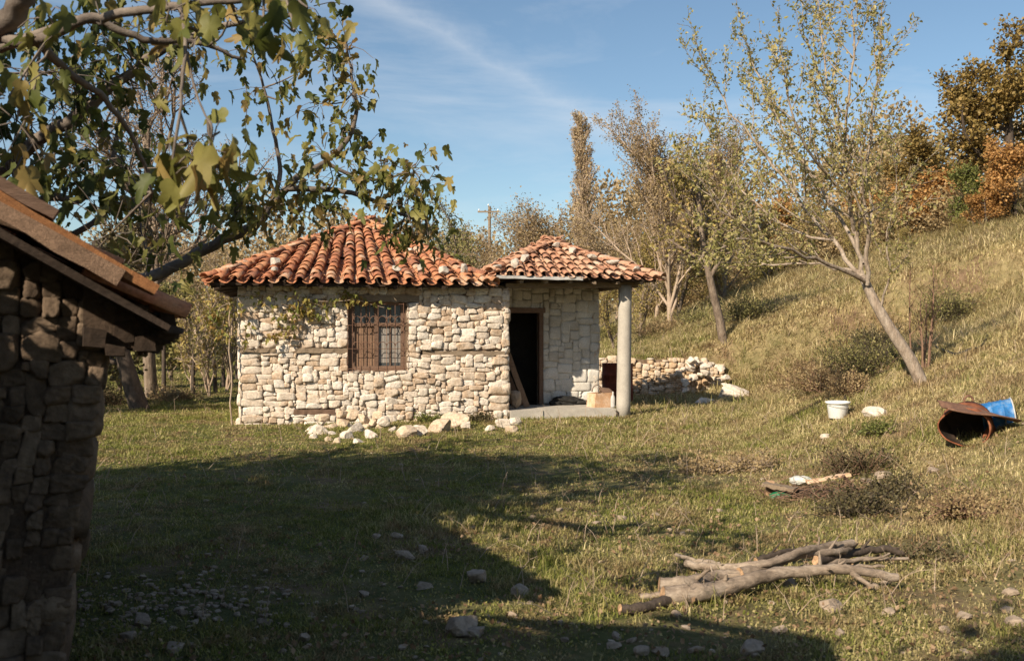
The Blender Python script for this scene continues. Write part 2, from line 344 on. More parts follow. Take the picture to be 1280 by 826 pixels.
def cubesphere(n):
    idx = {}; V = []; F = []
    def vid(p):
        key = tuple(p)
        if key not in idx: idx[key] = len(V); V.append([c * 2 / n - 1 for c in p])
        return idx[key]
    for ax in range(3):
        for s in (0, n):
            for i in range(n):
                for j in range(n):
                    q = []
                    for (a, b) in ((i, j), (i + 1, j), (i + 1, j + 1), (i, j + 1)):
                        p = [0, 0, 0]; p[ax] = s; p[(ax + 1) % 3] = a; p[(ax + 2) % 3] = b; q.append(vid(p))
                    F.append(q if s else q[::-1])
    return np.array(V, float), np.array(F, int)
CS = {n: cubesphere(n) for n in (3, 4, 5, 7, 10, 14)}
def stone(g, rng, c, size, n=5, e=5.0, planes=5, cut=.78, nz=.03, rot=None):
    V, F = CS[n]; P = V.copy()
    P = P / (np.sum(np.abs(P) ** e, 1, keepdims=True)) ** (1 / e)
    cj = rng.uniform(-.16, .16, (2, 2, 2, 3)); t = (V + 1) / 2
    w = np.zeros_like(P)
    for i in (0, 1):
        for j in (0, 1):
            for k in (0, 1):
                w += ((t[:, 0] if i else 1 - t[:, 0]) * (t[:, 1] if j else 1 - t[:, 1]) * (t[:, 2] if k else 1 - t[:, 2]))[:, None] * cj[i, j, k]
    P = P + w
    for _ in range(planes):
        d = rng.normal(0, 1, 3); d /= np.linalg.norm(d); c0 = rng.uniform(cut, cut + .35)
        s = P @ d; P = P - np.maximum(s - c0, 0)[:, None] * d * .92
    s = rng.uniform(0, 50)
    P = P * (1 + nz * wob3(P, 4.0, s) + nz * .8 * wob3(P, 11.0, s + 3))[:, None]
    P = P * (np.asarray(size) / 2)
    if rot is not None: P = P @ np.array(rot).T
    g.add(P + np.asarray(c), F)

def pack(rng, Wd, H, c, wr, hr, blocks=(), quoins=True):
    nx = int(round(Wd / c)); nz_ = int(round(H / c)); occ = np.zeros((nx, nz_), bool); out = []
    for (x0, x1, z0, z1) in blocks:
        occ[max(0, int(round(x0 / c))):max(0, int(round(x1 / c))), max(0, int(round(z0 / c))):max(0, int(round(z1 / c)))] = True
    for j in range(nz_):
        for i in range(nx):
            if occ[i, j]: continue
            h = min(rng.integers(hr[0], hr[1] + 1), nz_ - j); w = min(rng.integers(wr[0], wr[1] + 1), nx - i)
            if quoins and (i == 0 or nx - i <= wr[1] + 1) and rng.random() < .75: w = min(int(wr[1] * 1.2), nx - i); h = min(max(h, hr[1]), nz_ - j)
            if w > h * 3.2: w = int(h * 3.2)
            if w < h and rng.random() < .75: h = w
            ww = 0
            while ww < w and not occ[i + ww, j]: ww += 1
            w = max(1, ww)
            if nx - (i + w) == 1 and not occ[nx - 1, j]: w += 1
            while h > 1 and occ[i:i + w, j:j + h].any(): h -= 1
            if w == 1 and h > 1: h = 1
            elif w < h and rng.random() < .8: h = w
            occ[i:i + w, j:j + h] = True
            out.append((i * c, (i + w) * c, j * c, (j + h) * c))
    return out

def wall_stones(g, rng, rects, c, depth=.16, proud=.035, gap=.0, n=5, tf=None, nz=.04, flat=False, e=(5, 11), cut=.97):
    """stones of one wall face: local x along, z up, face looks to -y; tf maps local points to the parent's space"""
    for (x0, x1, z0, z1) in rects:
        j = rng.uniform(-c * .22, c * .22, 4) * (0.3 if flat else 1)
        w = max(x1 - x0 - gap + j[0] * .5, c * .6); h = max(z1 - z0 - gap + j[1] * .5, c * .6)
        a = rng.normal(0, .05 if not flat else .01); b = rng.normal(0, .05 if not flat else .01)
        ca, sa = math.cos(a), math.sin(a); cb, sb = math.cos(b), math.sin(b)
        rot = np.array([[ca, 0, sa], [0, 1, 0], [-sa, 0, ca]]) @ np.array([[cb, -sb, 0], [sb, cb, 0], [0, 0, 1]])
        pr = rng.uniform(.25, 1.25) * proud
        gg = G(); stone(gg, rng, ((x0 + x1) / 2 + j[2] * .4, depth / 2 - pr, (z0 + z1) / 2 + j[3] * .4), (w * 1.06, depth, h * 1.1), n=n,
                        e=rng.uniform(*e), planes=2 if flat else 9, cut=cut, nz=nz, rot=rot)
        V = np.concatenate(gg.V)
        if tf is not None: V = tf(V)
        g.add(V, *[f for k in gg.F.values() for f in k])

# ------------------------------------------------------------------ terrain
def sstep(x, a, b):
    t = np.clip((np.asarray(x, float) - a) / (b - a), 0, 1); return t * t * (3 - 2 * t)
def height(x, y):
    x = np.asarray(x, float); y = np.asarray(y, float)
    toe = 3.5 + 1.9 * np.exp(-((y - 21.5) / 3.0) ** 2)
    d = x - toe; d = .5 * (d + np.sqrt(d * d + .5)) - .12 * np.exp(-(d / 1.5) ** 2)
    d = np.maximum(d, 0)
    hill = 9 * (1 - np.exp(-d * .4 / 9)) * sstep(y, -8, 6)
    ter = .92 * sstep(y, 24.1, 24.6) * sstep(x, 0.4, 1.8)
    ter += .012 * np.maximum(y - 30, 0)
    bumps = .035 * np.sin(x * 1.3 + 1.7 * np.sin(y * .7)) * np.sin(y * 1.1 + x * .4) + .018 * np.sin(x * 3.7 + y * 2.3) * np.sin(y * 4.1 - x * 1.9)
    bumps = bumps * (.35 + .65 * sstep(d, 0, 2)) + .10 * sstep(d, 1, 3) * np.sin(x * .9 + y * .55) * np.sin(y * .43 + 1.)
    bumps += .012 * np.sin(x * 9.1 + 2.2 * np.sin(y * 3.3)) * np.sin(y * 8.3 + 1.7 * np.sin(x * 4.1)) * sstep(y, 1, 3)
    return hill + ter + bumps - 0.02
def gp(px, py):
    """walk the sight line of a photograph pixel to the ground, to read off where a thing stands"""
    dx = (px - 640) / FPX; dz = -(py - 413) / FPX
    for Y in np.arange(2.5, 90, .02):
        x = dx * Y; z = EYE + dz * Y
        if z <= float(height(x, Y)): return np.array([x, Y, float(height(x, Y))])
    return np.array([dx * 90, 90., float(height(dx * 90, 90.))])
def at(px, py, Y): return np.array([(px - 640) / FPX * Y, Y, EYE - (py - 413) / FPX * Y])
def on(x, y): return np.array([x, y, float(height(x, y))])

def ground():
    g = G()
    ax = np.concatenate([-np.geomspace(260, 16, 30), np.arange(-15, 24, .14), np.geomspace(24.5, 260, 30)])
    ay = np.concatenate([-np.geomspace(120, 5, 12), np.arange(-4, 38, .14), np.geomspace(38.5, 420, 34)])
    X, Y = np.meshgrid(ax, ay, indexing='ij'); Z = height(X, Y)
    ny = len(ay); i, j = np.meshgrid(np.arange(len(ax) - 1), np.arange(ny - 1), indexing='ij')
    a = (i * ny + j).ravel(); g.add(np.stack([X, Y, Z], -1).reshape(-1, 3), np.stack([a, a + ny, a + ny + 1, a + 1], 1))
    tag(g.build('ground', M['ground']), kind='structure')
ground()

# ------------------------------------------------------------------ the stone cottage
C0 = np.array([-4.67, 17.0]); CA = math.atan2(1.0, 4.61)
WL, WD, WH = 4.72, 5.0, 2.36
cu, sv = math.cos(CA), math.sin(CA)
def cw(u, v, z=0): return np.array([C0[0] + u * cu - v * sv, C0[1] + u * sv + v * cu, z])
def cottage_uv(x, y):
    dx, dy = np.asarray(x) - C0[0], np.asarray(y) - C0[1]
    return dx * cu + dy * sv, -dx * sv + dy * cu

def add_tile(g, rng, o, du, dv, dn, Ln, r0, r1, up=True, th=.014, ns=7):
    """half-barrel tile: o lower end centre, du across, dv up the slope, dn out of the roof"""
    V = []; arc = np.linspace(0.06, .94, ns) * math.pi
    for (t, rr) in ((0, r0), (1, r1)):
        for q in (0, 1):
            r = rr - q * th
            for a in arc:
                x = -math.cos(a) * r; z = math.sin(a) * r * (.85 if up else -.6)
                V.append(o + du * x + dv * (t * Ln) + dn * z)
    k = ns; F = []
    for i in range(ns - 1):
        F += [[i, i + 1, 2 * k + i + 1, 2 * k + i], [k + i + 1, k + i, 3 * k + i, 3 * k + i + 1],
              [i + 1, i, k + i, k + i + 1], [2 * k + i, 2 * k + i + 1, 3 * k + i + 1, 3 * k + i]]
    F += [[0, 2 * k, 3 * k, k], [k - 1, 2 * k - 1, 4 * k - 1, 3 * k - 1]]
    g.add(V, F)

def tile_face(g, rng, E0, E1, A, spacing=.262, expo=.19, Ln=.34, r=.09, fan=.45, out=.05, hang=.06):
    E0, E1, A = map(lambda p: np.array(p, float), (E0, E1, A))
    du = E1 - E0; Wd = np.linalg.norm(du); du /= Wd
    dn = np.cross(du, A - E0); dn /= np.linalg.norm(dn)
    if dn[2] < 0: dn = -dn
    dv = np.cross(dn, du)
    if dv @ (A - E0) < 0: dv = -dv
    ua = (A - E0) @ du; VH = (A - E0) @ dv
    n = int(Wd / spacing)
    for i in range(2 * n + 1):
        cover = i % 2 == 1; ui = (i / 2) * Wd / n
        v = -hang; wv = rng.uniform(-.012, .012); first = True
        while v < VH * .99:
            u = ui + (ua - ui) * fan * max(v, 0) / VH
            lo = ua * v / VH - .02; hi = Wd + (ua - Wd) * v / VH + .02
            if lo - .02 <= u <= hi + .02:
                k = 1 - fan * .8 * max(v, 0) / VH
                ang = math.atan2((ua - ui) * fan, VH) + rng.normal(0, .05)
                tilt = .10 + rng.normal(0, .02)
                d2 = dv * math.cos(ang) + du * math.sin(ang); d1 = du * math.cos(ang) - dv * math.sin(ang)
                d3 = d2 * math.cos(tilt) - dn * math.sin(tilt); n3 = dn * math.cos(tilt) + d2 * math.sin(tilt)
                o = E0 + du * (u + rng.normal(0, .008) + wv) + dv * (v + rng.normal(0, .012)) + dn * (out + (.035 if cover else .02) + rng.normal(0, .006))
                rr = r * (.8 + .2 * k) * rng.uniform(.92, 1.06)
                add_tile(g, rng, o, d1, d3, n3, Ln * rng.uniform(.93, 1.04), rr, rr * .84, cover)
            v += expo * rng.uniform(.92, 1.08)

def hip_caps(g, rng, a, b, Ln=.36, expo=.24, r=.11, out=.09):
    a = np.array(a, float); b = np.array(b, float); d = b - a; T = np.linalg.norm(d); d /= T
    s = np.cross(d, [0, 0, 1.]); s /= np.linalg.norm(s); n = np.cross(s, d)
    t = -.05
    while t < T - .1:
        ti = .1 + rng.normal(0, .03); d3 = d * math.cos(ti) - n * math.sin(ti)
        add_tile(g, rng, a + d * t + n * (out + rng.normal(0, .01)) + s * rng.normal(0, .012), s + d * rng.normal(0, .07), d3, n, Ln, r, r * .85)
        t += expo * rng.uniform(.9, 1.1)

def roof(parent, name, corners, apex, rng, m, **kw):
    """hipped roof part: tiles, with its deck, rafters as sub-parts"""
    g = G(); c = [np.array(p, float) for p in corners]; ap = np.array(apex, float)
    for i in range(4): tile_face(g, rng, c[i], c[(i + 1) % 4], ap, **kw)
    for i in range(4): hip_caps(g, rng, c[i], ap)
    for k in range(3):   # the knob of tiles at the peak
        a = k * 2.1; d = np.array([math.cos(a), math.sin(a), -.25])
        add_tile(g, rng, ap + np.array([0, 0, .13]) + d * .02, np.array([-math.sin(a), math.cos(a), 0]), d, np.array([0, 0, 1.]), .28, .1, .11)
    ro = g.build(name, m, parent, smooth=True)
    dk = G(); inn = [p + (ap - p) * .03 for p in c]
    V = [p + np.array([0, 0, .0]) for p in inn] + [ap] + [p - np.array([0, 0, .035]) for p in inn]
    dk.add(V, [[0, 1, 4], [1, 2, 4], [2, 3, 4], [3, 0, 4]]); dk.add(V, [[0, 5, 6, 1], [1, 6, 7, 2], [2, 7, 8, 3], [3, 8, 5, 0], [5, 8, 7, 6]])
    dk.build('roof_deck', M['wood_dark'], ro, smooth=False)
    return ro

def window_part(parent, u0, u1, z0, z1):
    rng = np.random.default_rng(5)
    f = G(); y0 = .06; b = .055; um = (u0 + u1) / 2 - .02; zt = z1 - .40
    for (a0, a1, b0, b1, yy) in ((u0, u0 + b + .04, z0, z1, 0), (u1 - b - .03, u1, z0, z1, 0), (u0 + b + .04, u1 - b - .03, z1 - b, z1, 0),
                             (u0 + b + .04, u1 - b - .03, z0, z0 + b + .02, 0), (um - .035, um + .035, z0 + b + .02, z1 - b, .004), (u0 + b + .04, um - .035, zt - .03, zt + .03, .006), (um + .035, u1 - b - .03, zt - .03, zt + .03, .006)):
        box(f, a0, a1, y0 + yy, y0 + .07, b0, b1, jit=.0015, rng=rng)
    # thin sash bars
    for uc in (u0 + .30, u1 - .27): box(f, uc - .012, uc + .012, y0 + .02, y0 + .06, z0 + b + .022, z1 - b - .002)
    w = f.build('window', M['wood_red'], parent, smooth=False)
    g = G(); box(g, u0 + .05, u1 - .05, y0 + .045, y0 + .05, z0 + .04, z1 - .04); g.build('pane', M['glass'], w, smooth=False)
    g = G(); n = 40
    V = [[um + .02 + (u1 - .07 - um) * i / n, y0 + .040 - .003 * math.sin(i * 1.3), z] for i in range(n + 1) for z in (z0 + .13, zt - .035)]
    g.add(V, [[2 * i, 2 * i + 2, 2 * i + 3, 2 * i + 1] for i in range(n)]); g.build('curtain', M['curtain'], w)
    g = G(); box(g, u0 + .09, um - .035, y0 + .034, y0 + .042, z0 + .07, zt - .03); g.build('inner_board', M['cardboard'], w, smooth=False)
    # wrought iron grille standing proud of the wall
    g = G(); yb = -.075; rr = .0055
    gu0, gu1, gz0, gz1 = u0 + .02, u1 - .02, z0 - .04, z1 - .01
    vs = np.linspace(gu0 + .03, gu1 - .03, 7)
    for x in vs: tube(g, [[x, yb, gz0], [x, yb, gz1]], rr, 5)
    for z in (gz0 + .07, gz0 + .42, gz1 - .40, gz1 - .03): tube(g, [[gu0 - .06, yb + .01, z], [gu1 + .06, yb + .01, z]], rr * 1.05, 5)
    for x in (gu0 - .05, gu1 + .05): tube(g, [[x, yb + .01, gz0], [x, yb + .01, gz1]], rr, 5)
    tube(g, [[gu0 - .16, yb + .02, gz0 + .03], [gu1 + .2, yb + .02, gz0 + .03]], .006, 5)
    def ring(cx, cz, r, a0=0, a1=2 * math.pi):
        th = np.linspace(a0, a1, 15); tube(g, np.stack([cx + r * np.cos(th), np.full(15, yb - .01), cz + r * np.sin(th)], 1), .006, 4)
    for i in range(6):
        ring((vs[i] + vs[i + 1]) / 2, gz1 - .31, (vs[1] - vs[0]) * .47)
        ring((vs[i] + vs[i + 1]) / 2, gz0 + .47, (vs[1] - vs[0]) * .47, 0, math.pi)
    for x, z in ((gu0 + .03, gz1 - .03), (gu1 - .03, gz1 - .03), (gu0 + .03, gz0 + .07), (gu1 - .03, gz0 + .07)): tube(g, [[x, yb, z], [x, .05, z]], .009, 5)
    g.build('grille', M['rust'], w)

def cottage():
    rng = np.random.default_rng(11)
    T = thing('stone_cottage', 'pale rubble stone cottage with two hipped clay tile roofs and a porch on its right', 'cottage', (C0[0], C0[1], 0), CA)
    wu0, wu1, wz0, wz1 = 1.87, 2.86, .90, 2.10
    base = -.12
    # solid core of earth mortar, with the window hole
    g = G()
    def core(u0, u1, v0, v1, z0, z1): box(g, u0, u1, v0, v1, z0, z1)
    core(.03, wu0, .03, .45, base, WH); core(wu1, WL - .03, .03, .45, base, WH); core(wu0, wu1, .03, .45, base, wz0 - .002); core(wu0, wu1, .03, .45, wz1 + .002, WH)
    core(.03, .45, .452, WD - .03, base, WH); core(.452, WL - .452, WD - .45, WD - .03, base, WH); core(WL - .45, WL - .03, .452, WD - .03, base, WH)
    fw = g.build('wall', M['mortar'], T, smooth=False)
    bl = [(wu0 - .03, wu1 + .03, wz0 - base - .02, wz1 - base + .02), (wu0 - .06, wu1 + .24, wz1 - base, wz1 - base + .13),
          (.95, 1.84, 1.20 - base, 1.29 - base), (.05, .62, 1.22 - base, 1.30 - base), (3.15, 4.62, 1.15 - base, 1.24 - base), (.92, 1.62, .15 - base, .24 - base)]
    g = G(); c = .046
    rects = pack(rng, WL, WH - base, c, (2, 7), (2, 3), bl)
    # stones are cut away round the timbers: nudge heights
    def narrow(V):   # the house is a touch narrower at its foot, corners not quite straight
        V = V.copy(); z = V[:, 2]; x = V[:, 0]; V[:, 2] += base
        V[:, 0] = x + (.5 - x / WL) * (.10 * (1 - np.clip(z / 2.4, 0, 1))) + .012 * np.sin(z * 5)
        V[:, 1] += .03 * np.sin(x * 1.3 + 1) * np.sin(z * 1.1) ; return V
    wall_stones(g, rng, rects, c, tf=narrow, n=7, proud=.05, e=(6, 16))
    for i in range(1100):   # chips wedged in the joints
        u, z = rng.uniform(.03, WL - .03), rng.uniform(.02, WH - base - .02); u2 = u; z2 = z + base
        if wu0 - .06 < u < wu1 + .26 and wz0 - .05 < z2 < wz1 + .2: continue
        q = G(); stone(q, rng, (u, .015, z), rng.uniform(.03, .075, 3) * [1.3, .9, .7], n=3, planes=6, cut=.8); g.add(narrow(np.concatenate(q.V)), *[f for k in q.F.values() for f in k])
    g.build('front_stones', M['stone'], fw, smooth=True)
    # window cheeks and sides/back, same masonry
    g = G()
    for (Lw, f) in ((WD, lambda V: np.stack([V[:, 1], WD - V[:, 0], V[:, 2] + base], 1)),
                    (WD, lambda V: np.stack([WL - V[:, 1], V[:, 0], V[:, 2] + base], 1)),
                    (WL, lambda V: np.stack([WL - V[:, 0], WD - V[:, 1], V[:, 2] + base], 1))):
        wall_stones(g, rng, pack(rng, Lw, WH - base, .07, (2, 6), (2, 3)), .07, tf=f, n=4)
    g.build('side_stones', M['stone'], fw)
    # timber lacing, lintel
    for (a, b, z, h, m) in ((.95, 1.84, 1.255, .085, 'wood'), (.04, .62, 1.265, .07, 'wood'), (3.15, 4.64, 1.195, .085, 'wood'), (.92, 1.62, .195, .085, 'wood_red')):
        g = G(); beam(g, (a, .02, z), (b, .02, z - .01), .12, h, rng, 12); g.build('tie_beam', M[m], T, smooth=False)
    g = G(); beam(g, (wu0 - .05, .06, wz1 + .068), (wu1 + .23, .06, wz1 + .062), .20, .125, rng, 12, .005); g.build('lintel', M['wood'], T, smooth=False)
    window_part(T, wu0, wu1, wz0, wz1)
    # main roof
    ez = 2.40; c1 = [(-.47, -.38, ez), (4.36, -.34, ez - .01), (4.36, WD + .4, ez), (-.47, WD + .4, ez)]
    ro = roof(T, 'roof', c1, (2.33, 2.55, 3.70), rng, M['tile'])
    g = G()
    for u in np.arange(-.3, 4.3, .42): beam(g, (u, -.36 + rng.uniform(-.03, .03), ez - .055), (u, .5, ez + .10), .07, .06, rng, 4)
    for v in np.arange(0, 5, .45):
        beam(g, (-.45 + rng.uniform(-.03, .03), v, ez - .055), (.4, v, ez + .08), .07, .06, rng, 4)
    beam(g, (-.45, -.33, ez - .025), (4.36, -.31, ez - .03), .05, .03, rng, 16)
    g.build('rafters', M['wood_dark'], ro, smooth=False)
    # ---- porch side
    pv = 1.29; pu1 = 6.82; fz = .16; top = 2.46; du0, du1, dz = 4.86, 5.60, 1.94
    g = G(); box(g, du1 + .06, pu1 - .02, pv + .03, pv + .42, base, top); box(g, WL + .0, du1 + .06, pv + .03, pv + .42, dz + .09, top); box(g, WL, du0 - .05, pv + .03, pv + .42, base, dz + .09)
    box(g, pu1 - .42, pu1 - .02, pv + .422, 2.75, base, top); box(g, WL, pu1 - .422, 2.5, 2.75, base, top)
    pw = g.build('porch_wall', M['plaster_core'], T, smooth=False)
    g = G(); rr = pack(rng, pu1 - WL, top - fz, .06, (2, 6), (2, 4), [(0, du1 + .08 - WL, 0, dz + .1 - fz)], quoins=True)
    lo = lambda V: np.stack([V[:, 0] + WL, V[:, 1] + pv, V[:, 2] + fz], 1)
    wall_stones(g, rng, rr, .06, proud=.018, gap=.004, tf=lo, nz=.015, flat=True, e=(7, 12)); g.build('porch_stones', M['plaster'], pw)
    g = G(); wall_stones(g, rng, pack(rng, 2.75 - pv, top - base, .075, (2, 5), (2, 4)), .075, tf=lambda V: np.stack([pu1 - V[:, 1], V[:, 0] + pv, V[:, 2] + base], 1)); g.build('porch_side_stones', M['stone'], pw)
    # dark room behind the doorway
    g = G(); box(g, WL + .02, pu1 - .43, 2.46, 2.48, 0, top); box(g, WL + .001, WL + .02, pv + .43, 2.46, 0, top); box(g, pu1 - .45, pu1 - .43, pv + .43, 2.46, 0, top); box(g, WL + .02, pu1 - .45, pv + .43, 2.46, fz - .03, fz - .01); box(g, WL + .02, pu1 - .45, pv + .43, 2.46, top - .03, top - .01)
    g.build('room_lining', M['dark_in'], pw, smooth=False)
    g = G()
    box(g, du1, du1 + .08, pv - .03, pv + .14, fz, dz); box(g, du0 - .06, du0, pv - .03, pv + .14, fz, dz); box(g, du0 - .06, du1 + .12, pv - .034, pv + .142, dz + .002, dz + .10)
    df = g.build('door_frame', M['wood_red'], T, smooth=False)
    # column, slab, beams
    g = G(); tilt = .035
    Mx = np.array(Matrix.Translation((6.93, .12, -.05)) @ Matrix.Rotation(R(.9), 4, 'Y'))
    lathe(g, [(0, 0), (.132, 0), (.133, .3), (.129, 1.2), (.130, 1.21), (.124, 2.1), (.122, 2.49), (0, 2.49)], 20, Mx); g.build('porch_column', M['concrete'], T)
    g = G(); rngs = np.random.default_rng(3)
    for a, b in ((4.74, 5.35), (5.36, 6.2), (6.21, 6.74)): box(g, a, b, -.02 + rngs.uniform(-.03, .03), pv - .04, -.1, fz + rngs.uniform(-.01, .005), jit=.006, rng=rngs)
    g.build('porch_step', M['concrete'], T, smooth=False)
    g = G(); beam(g, (WL - .05, .1, 2.41), (7.2, .12, 2.45), .13, .09, rng, 14); beam(g, (6.95, .17, 2.425), (6.95, 2.7, 2.425), .12, .08, rng, 8)
    for u in np.arange(4.9, 7.2, .45): beam(g, (u, -.28, 2.47), (u, 1.6, 2.56), .06, .05, rng, 4)
    g.build('porch_beam', M['wood'], T, smooth=False)
    g = G(); beam(g, (4.42, -.34, 2.545), (6.0, -.36, 2.53), .07, .055, rng, 10, .003); g.build('metal_flashing', M['zinc'], T, smooth=False)
    e2 = 2.535; c2 = [(4.34, -.31, e2 + .03), (7.48, -.33, e2 - .03), (7.46, 3.0, e2), (4.34, 3.0, e2)]
    roof(T, 'porch_roof', c2, (5.9, 1.6, 3.27), rng, M['tile_pale'], spacing=.20, expo=.3, Ln=.38, r=.07, fan=.25)
    return T
cottage()

# ------------------------------------------------------------------ trees and plants
def norm(v): return v / max(np.linalg.norm(v), 1e-9)
def grow(g, rng, cfg, p, d, Ln, r, level, sites):
    n = cfg['segs'][level]; P = [p]; q = p; dd = d
    for i in range(n):
        dd = norm(dd + rng.normal(0, cfg['wob'][level], 3) + np.array([0, 0, cfg['up'][level]])); q = q + dd * Ln / n; P.append(q)
    P = np.array(P); last = level == cfg['levels'] - 1
    rad = r * (1 - (.85 if last else cfg.get('taper', .6)) * np.linspace(0, 1, n + 1)); rad = np.maximum(rad, cfg.get('rmin', .003))
    tube(g, P, rad, cfg['sides'][level])
    children(g, rng, cfg, P, rad, Ln, level, sites)
def children(g, rng, cfg, P, rad, Ln, level, sites):
    n = len(P) - 1; last = level == cfg['levels'] - 1
    if not last:
        k = cfg['kids'][level]; t0 = cfg['t0'][level]
        for j in range(k):
            t = t0 + (1 - t0) * (j + rng.random()) / k; f = min(t * n, n - 1e-6); i = int(f); q = P[i] + (P[i + 1] - P[i]) * (f - i)
            ax = norm(P[i + 1] - P[i]); rv = norm(np.cross(ax, rng.normal(0, 1, 3))); a = R(cfg['ang'][level]) * rng.uniform(.7, 1.3)
            d = norm(ax * math.cos(a) + rv * math.sin(a))
            L2 = Ln * cfg['ratio'][level] * rng.uniform(.7, 1.2) * (1 - cfg.get('shrink', .45) * (t - t0) / (1 - t0 + 1e-6))
            grow(g, rng, cfg, q, d, L2, min(rad[i] * .62, L2 * .035), level + 1, sites)
    if level >= cfg['levels'] - cfg.get('leaflev', 1):
        m = max(2, int(Ln / cfg['lstep'])) 
        for j in range(m):
            t = (j + rng.random()) / m; f = min(t * n, n - 1e-6); i = int(f); sites.append((*(P[i] + (P[i + 1] - P[i]) * (f - i)), *norm(P[i + 1] - P[i])))

LEAF4 = (np.array([[0, 0, 0], [.36, .45, .10], [0, 1, 0], [-.36, .45, .10]]), np.array([[0, 1, 2], [0, 2, 3]]), None)
LEAF6 = (np.array([[0, 0, 0], [.25, .28, .07], [.24, .66, .05], [0, 1, -.08], [-.24, .66, .05], [-.25, .28, .07]]), None, np.array([[0, 1, 2, 3], [0, 3, 4, 5]]))
def fig_template():
    prof = [(0, 0), (.12, -.07), (.27, -.03), (.38, .10), (.38, .24), (.27, .34), (.35, .50), (.40, .70), (.27, .72), (.15, .60), (.19, .84), (.11, 1.02), (0, 1.1)]
    o = prof + [(-x, y) for x, y in prof[-2:0:-1]]
    V = np.array([[0, .32, 0]] + [[x, y, 0] for x, y in o]); V[:, 0] *= .86; V[:, 2] = -.55 * (V[:, 1] - .25) ** 2 + .9 * V[:, 0] ** 2 * (1 - .5 * V[:, 1]) + .03 * np.sin(V[:, 0] * 17) + .03
    n = len(o); return V, np.array([[0, 1 + i, 1 + (i + 1) % n] for i in range(n)]), None
LEAFF = fig_template()
def scatter_leaves(g, rng, sites, per, size, tmpl, droop=.3, spread=.03, along=.6, jit=.35, keep=1.0):
    S_ = np.asarray(sites, float)
    if len(S_) == 0: return
    S_ = np.repeat(S_, per, 0)
    if keep < 1: S_ = S_[rng.random(len(S_)) < keep]
    n = len(S_); P = S_[:, :3] + rng.normal(0, spread, (n, 3))
    d = S_[:, 3:] * along + rng.normal(0, 1, (n, 3)) * .55; d[:, 2] -= droop; d /= np.linalg.norm(d, axis=1, keepdims=True)
    s = np.cross(d, rng.normal(0, 1, (n, 3)) + np.array([0, 0, 1.2])); s /= np.maximum(np.linalg.norm(s, axis=1, keepdims=True), 1e-6); nn = np.cross(s, d)
    sz = size * rng.uniform(1 - jit, 1 + jit, n)
    T, F3, F4 = tmpl; k = len(T)
    V = P[:, None] + sz[:, None, None] * (T[None, :, :1] * s[:, None] + T[None, :, 1:2] * d[:, None] + T[None, :, 2:] * nn[:, None])
    off = (np.arange(n) * k)[:, None, None]
    g.add(V.reshape(-1, 3), *[(F[None] + off).reshape(-1, F.shape[1]) for F in (F3, F4) if F is not None])

CF = dict(levels=4, segs=(6, 5, 4, 3), sides=(8, 6, 4, 3), wob=(.08, .14, .18, .2), up=(.05, .12, .08, .02), kids=(11, 8, 6), t0=(.25, .25, .2),
          ratio=(.55, .5, .5), ang=(48, 45, 45), lstep=.14, leaflev=2, rmin=.006)
def make_tree(name, label, cat, seed, Ht, cfg=None, bark='bark', leaf='leaf_olive', per=2, lsize=.12, tmpl=LEAF4, loc=(0, 0, 0), rotz=0, group=None, trunk_r=None, spread=.12, keep=1., lean=(0, 0), droop=.2):
    rng = np.random.default_rng(seed); c = dict(CF); c.update(cfg or {})
    T = thing(name, label, cat, loc, rotz, group)
    g = G(); sites = []
    r = trunk_r or Ht * .022
    grow(g, rng, c, np.array([0, 0, -.15]), norm(np.array([lean[0], lean[1], 1.])), Ht * c.get('tfrac', .75), r, 0, sites)
    g.build('trunk', M[bark], T)
    g2 = G(); scatter_leaves(g2, rng, sites, per, lsize, tmpl, spread=spread, keep=keep, droop=droop)
    if sites: g2.build('crown', M[leaf], T, smooth=False)
    return T

def px_tree(px, Y): return on((px - 640) / FPX * Y, Y)

